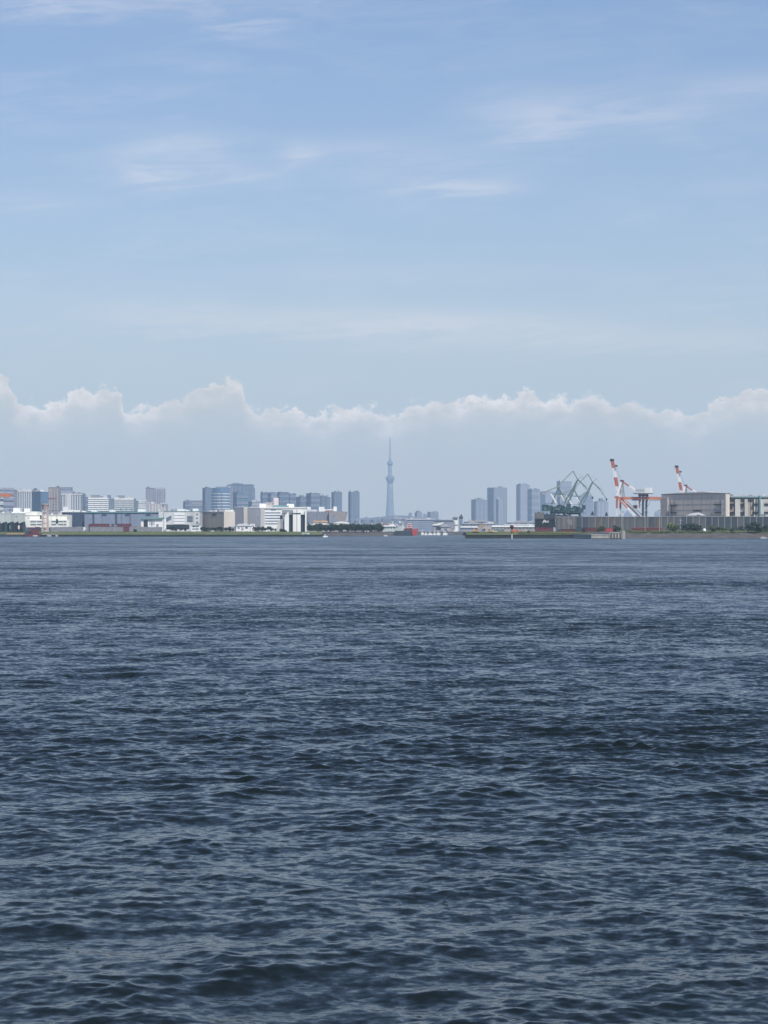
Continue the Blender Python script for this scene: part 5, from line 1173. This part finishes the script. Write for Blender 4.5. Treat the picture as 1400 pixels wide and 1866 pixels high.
# ------------------------------------------------------------------ trees and bushes
def foliage_mesh(name, seed, n, rx, ry, rz, z0, leaf, mat, lumps=7):
    rng = random.Random(seed); vs = []; fs = []
    L = [(rng.uniform(-.55, .55) * rx, rng.uniform(-.55, .55) * ry, z0 + rng.uniform(.25, .85) * rz * 2, rng.uniform(.35, .6)) for _ in range(lumps)]
    for i in range(n):
        cx, cy_, cz, k = rng.choice(L)
        while True:
            d = Vector((rng.uniform(-1, 1), rng.uniform(-1, 1), rng.uniform(-1, 1)))
            if .05 < d.length < 1: break
        d = d.normalized() * (.55 + .45 * rng.random()) if rng.random() < .8 else d
        p = Vector((cx + d.x * rx * k, cy_ + d.y * ry * k, max(z0 * .6, cz + d.z * rz * k)))
        a = Vector((rng.gauss(0, 1), rng.gauss(0, 1), rng.gauss(0, .6))).normalized() * leaf * rng.uniform(.6, 1.3); bvec = a.cross(Vector((rng.gauss(0, 1), rng.gauss(0, 1), rng.gauss(0, 1)))).normalized() * leaf * rng.uniform(.4, .9)
        o = len(vs); vs += [tuple(p - a - bvec * .3), tuple(p + bvec), tuple(p + a - bvec * .2), tuple(p - bvec)]; fs.append((o, o + 1, o + 2, o + 3))
    me = bpy.data.meshes.new(name); me.from_pydata(vs, [], fs); me.update(); me.materials.append(mat)
    return me
def trunk_mesh(h_, r_, seed):
    rng = random.Random(seed); q = MB(); q.lathe([(r_, 0), (r_ * .75, h_ * .5), (r_ * .4, h_)], 7)
    for k in range(4): a = rng.uniform(0, 6.28); q.bar((0, 0, h_ * (.45 + .12 * k)), (math.cos(a) * h_ * .35, math.sin(a) * h_ * .35, h_ * (.75 + .12 * k)), r_ * .6, w2=r_ * .25)
    return q.mesh('trunk', BARK)
TREES = [(trunk_mesh(4.0, .25, s), foliage_mesh('crown', s, 560, 3.7, 3.0, 2.7, .6, .5, LEAF, 8)) for s in range(5)]
BUSH = [(trunk_mesh(1.2, .1, s + 20), foliage_mesh('crown', s + 30, 260, 2.0, 1.8, 1.2, .2, .3, m)) for s, m in enumerate((LEAF2, LEAF3, LEAF, LEAF2))]
def plant(name, label, px, D, s, kind, z=ZG, cat='tree', group=None, lib=None, rz=0):
    tm, cm = (lib or TREES)[kind % len(lib or TREES)]
    r = empty(name, (PX(px, D), D, z - .1), rz, label, cat, group); r.scale = (s, s, s)
    link('trunk', tm, r); link('crown', cm, r); return r
rnd = random.Random(5)
for i in range(44):
    px = 560 + i * 3.15 + rnd.uniform(-1.4, 1.4); s = rnd.uniform(.95, 1.5) * (1 - max(0, (px - 672)) * .004)
    if px < 572: s *= .75
    plant('tree', 'dark pine in the belt of trees along the stone shore', px, 2560 + rnd.uniform(-12, 22), s, i, ZG - .5, group='dark trees along the stone shore', rz=rnd.uniform(0, 6))
for i, px in enumerate((562, 575, 583, 604, 640, 668, 690)):
    plant('tree', 'dark pine in the belt of trees along the stone shore', px, 2600, rnd.uniform(1.2, 1.5), i + 2, group='dark trees along the stone shore', rz=rnd.uniform(0, 6))
for i, (px, s) in enumerate(((368, .75), (373, .85), (379, .8), (386, .7), (393, .75), (399, .85), (405, .8), (411, .75), (417, .8), (423, .6))):
    plant('tree', 'dark tree in the clump on the bank between the site office and the hipped-roof house', px, 2365 + i % 3 * 8, s, i, group='trees on the bank below the taupe warehouse', rz=i)
for i, (px, s) in enumerate(((466, .8), (471, .9), (477, .85), (483, .7), (489, .9), (496, .75), (503, .6))):
    plant('tree', 'dark tree in the clump at the foot of the white banded building', px, 2385 + i % 3 * 8, s, i + 1, group='trees below the white banded building', rz=i * 1.3)
for i, (px, s) in enumerate(((513, .8), (518.5, .7), (474, .45))):
    plant('tree', ['round dark tree by the slanted leg of the ventilation building', 'small dark tree right at the white leg of the ventilation building', 'lone low tree on the grass in front of the white banded building'][i], px, 2300, s, i, 2.6, rz=i)
plant('tree', 'lone dark tree on the grass bank in front of the gatehouse', 246.5, 2300, .62, 3, 3.3)
plant('tree', 'pale brownish tree standing by the dark red containers and gatehouse', 252, 2420, .7, 1, lib=[(TREES[0][0], foliage_mesh('crown', 77, 400, 3.6, 3, 2.6, 1.3, .5, leaf_mat('brown_foliage', (.10, .075, .05), (.18, .13, .09))))])
bl = [(1092, 1770, 1.2, 0, 'olive bush left of the bright red container'), (1098, 1785, 1.5, 3, 'taller olive bush touching the bright red container'), (1122, 1780, 1.6, 2, 'dark bush right of the bright red container'), (1129, 1775, 1.3, 3, 'green bush above the taller landing block'),
      (1222, 1775, 2.3, 1, 'large yellow-green bush in front of the slate barrier'), (1231, 1785, 1.6, 0, 'green bush leaning on the yellow-green bush'), (1251, 1790, 2.0, 2, 'dark bush in front of the slate barrier, first of three'), (1260, 1788, 2.1, 2, 'dark bush in front of the slate barrier, middle of three'), (1270, 1790, 1.9, 2, 'dark bush in front of the slate barrier, next to the white tank'),
      (1300, 1785, 1.6, 0, 'green bush right of the white tank'), (1310, 1780, 1.3, 3, 'low green bush between the white tank and the big round bush'), (1322, 1778, 1.4, 1, 'pale green bush on the revetment top'), (1335, 1782, 1.2, 0, 'small bush on the revetment top before the round dark bush'), (1349, 1790, 1.5, 2, 'dark little bush against the slate barrier'),
      (1372, 1758, 2.7, 2, 'big round dark bush on the revetment'), (1381, 1762, 2.4, 0, 'green bush merged with the big round dark bush'), (1364, 1765, 1.7, 3, 'olive bush at the edge of the big round dark bush'), (1397, 1768, 1.6, 2, 'dark bush at the frame edge end of the revetment'),
      (1065, 1765, .9, 2, 'low dark bush on the spit grass below the hopper'), (963, 1760, .7, 0, 'small bush on the spit grass left of the red plinth')]
for i, (px, D, s, k, lab) in enumerate(bl): plant('bush', lab, px, D, s * 1.15, k, ZG - .1 if D > 1762 else ZG - .8, 'bush', None, BUSH, i)

for i, (px, s) in enumerate(((306, .7), (313, .85), (321, .6), (329, .75), (337, .65))):
    plant('tree', 'dark tree in the short row in front of the white plant building undercroft', px, 2372 + i % 2 * 9, s, i + 2, group='trees before the white plant building', rz=i * 2.1)
# tufts of rough grass on the banks
def tufts(name, label, px0, px1, D0, D1, z0, z1, n, mat, seed):
    rng = np.random.default_rng(seed); vs = []; fs = []
    for i in range(n):
        f = rng.random(); D = D0 + (D1 - D0) * f; x = PX(px0 + (px1 - px0) * rng.random(), D); z = z0 + (z1 - z0) * f; h_ = rng.uniform(.25, .9); w_ = rng.uniform(.3, .9)
        o = len(vs); vs += [(x - w_, D, z - .2), (x + w_, D + .3, z - .2), (x + rng.normal(0, .3), D + rng.normal(0, .3), z + h_)]; fs.append((o, o + 1, o + 2))
    me = bpy.data.meshes.new(name); me.from_pydata(vs, [], fs); me.update(); me.materials.append(mat)
    tag(link(name, me), label, 'grass', kind='stuff')
tufts('grass', 'rough green grass along the left bank', 105, 520, 2258, 2330, 2.0, 4.4, 6000, GRASS, 1)
tufts('grass', 'rough dry grass along the spit', 945, 1085, 1738, 1798, 2.4, 4.4, 3500, GRASS2, 2)
tufts('grass', 'weeds and rough grass along the revetment top', 1140, 1400, 1760, 1845, 3.9, 5.2, 7000, LEAF2, 3)
# ------------------------------------------------------------------ pieces that belong to a part rather than to the whole thing
RULE = {'window': ('cabin', 'cab', 'operator_cab', 'wheelhouse', 'superstructure', 'rear_house', 'body', 'shell'), 'boom_lacing': ('boom_chord',), 'jib_lacing': ('fly_jib',),
        'house_truss': ('slewing_house',), 'house_chord': ('slewing_house',), 'boom_chord': ('boom_section',), 'corrugation': ('box',), 'rib': ('bin',),
        'louvre_slat': ('louvre',), 'cab_hanger': ('operator_cab',), 'tide_band': ('base',), 'fender': ('base',), 'dark_panel': ('wall',), 'roof_sign_frame': ('fascia',)}
for root in [o for o in COL.objects if o.parent is None and o.type == 'EMPTY']:
    kids = list(root.children); plainname = lambda o: o.name.split('.')[0]
    for c in kids:
        for want in RULE.get(plainname(c), ()):
            hosts = [k for k in kids if plainname(k) == want and k is not c and k.location.length < 1e-6 and k.parent is root]
            if hosts and c.parent is root:
                c.parent = hosts[0]; break

# ------------------------------------------------------------------ the air between
def build_haze():
    m = bpy.data.materials.new('haze_air'); m.use_nodes = True; t = m.node_tree
    for n in list(t.nodes): t.nodes.remove(n)
    out = t.nodes.new('ShaderNodeOutputMaterial'); v = t.nodes.new('ShaderNodeVolumePrincipled')
    v.inputs['Color'].default_value = HAZE_COL; v.inputs['Density'].default_value = HAZE_DENS; v.inputs['Anisotropy'].default_value = 0.0
    t.links.new(v.outputs[0], out.inputs['Volume'])
    b = MB().box(-17600, 17600, -17600, 17600, -2.9, 660.0)
    o = b.build('haze', m); tag(o, 'thin pale haze hanging over the whole bay', 'haze', kind='stuff')
build_haze()
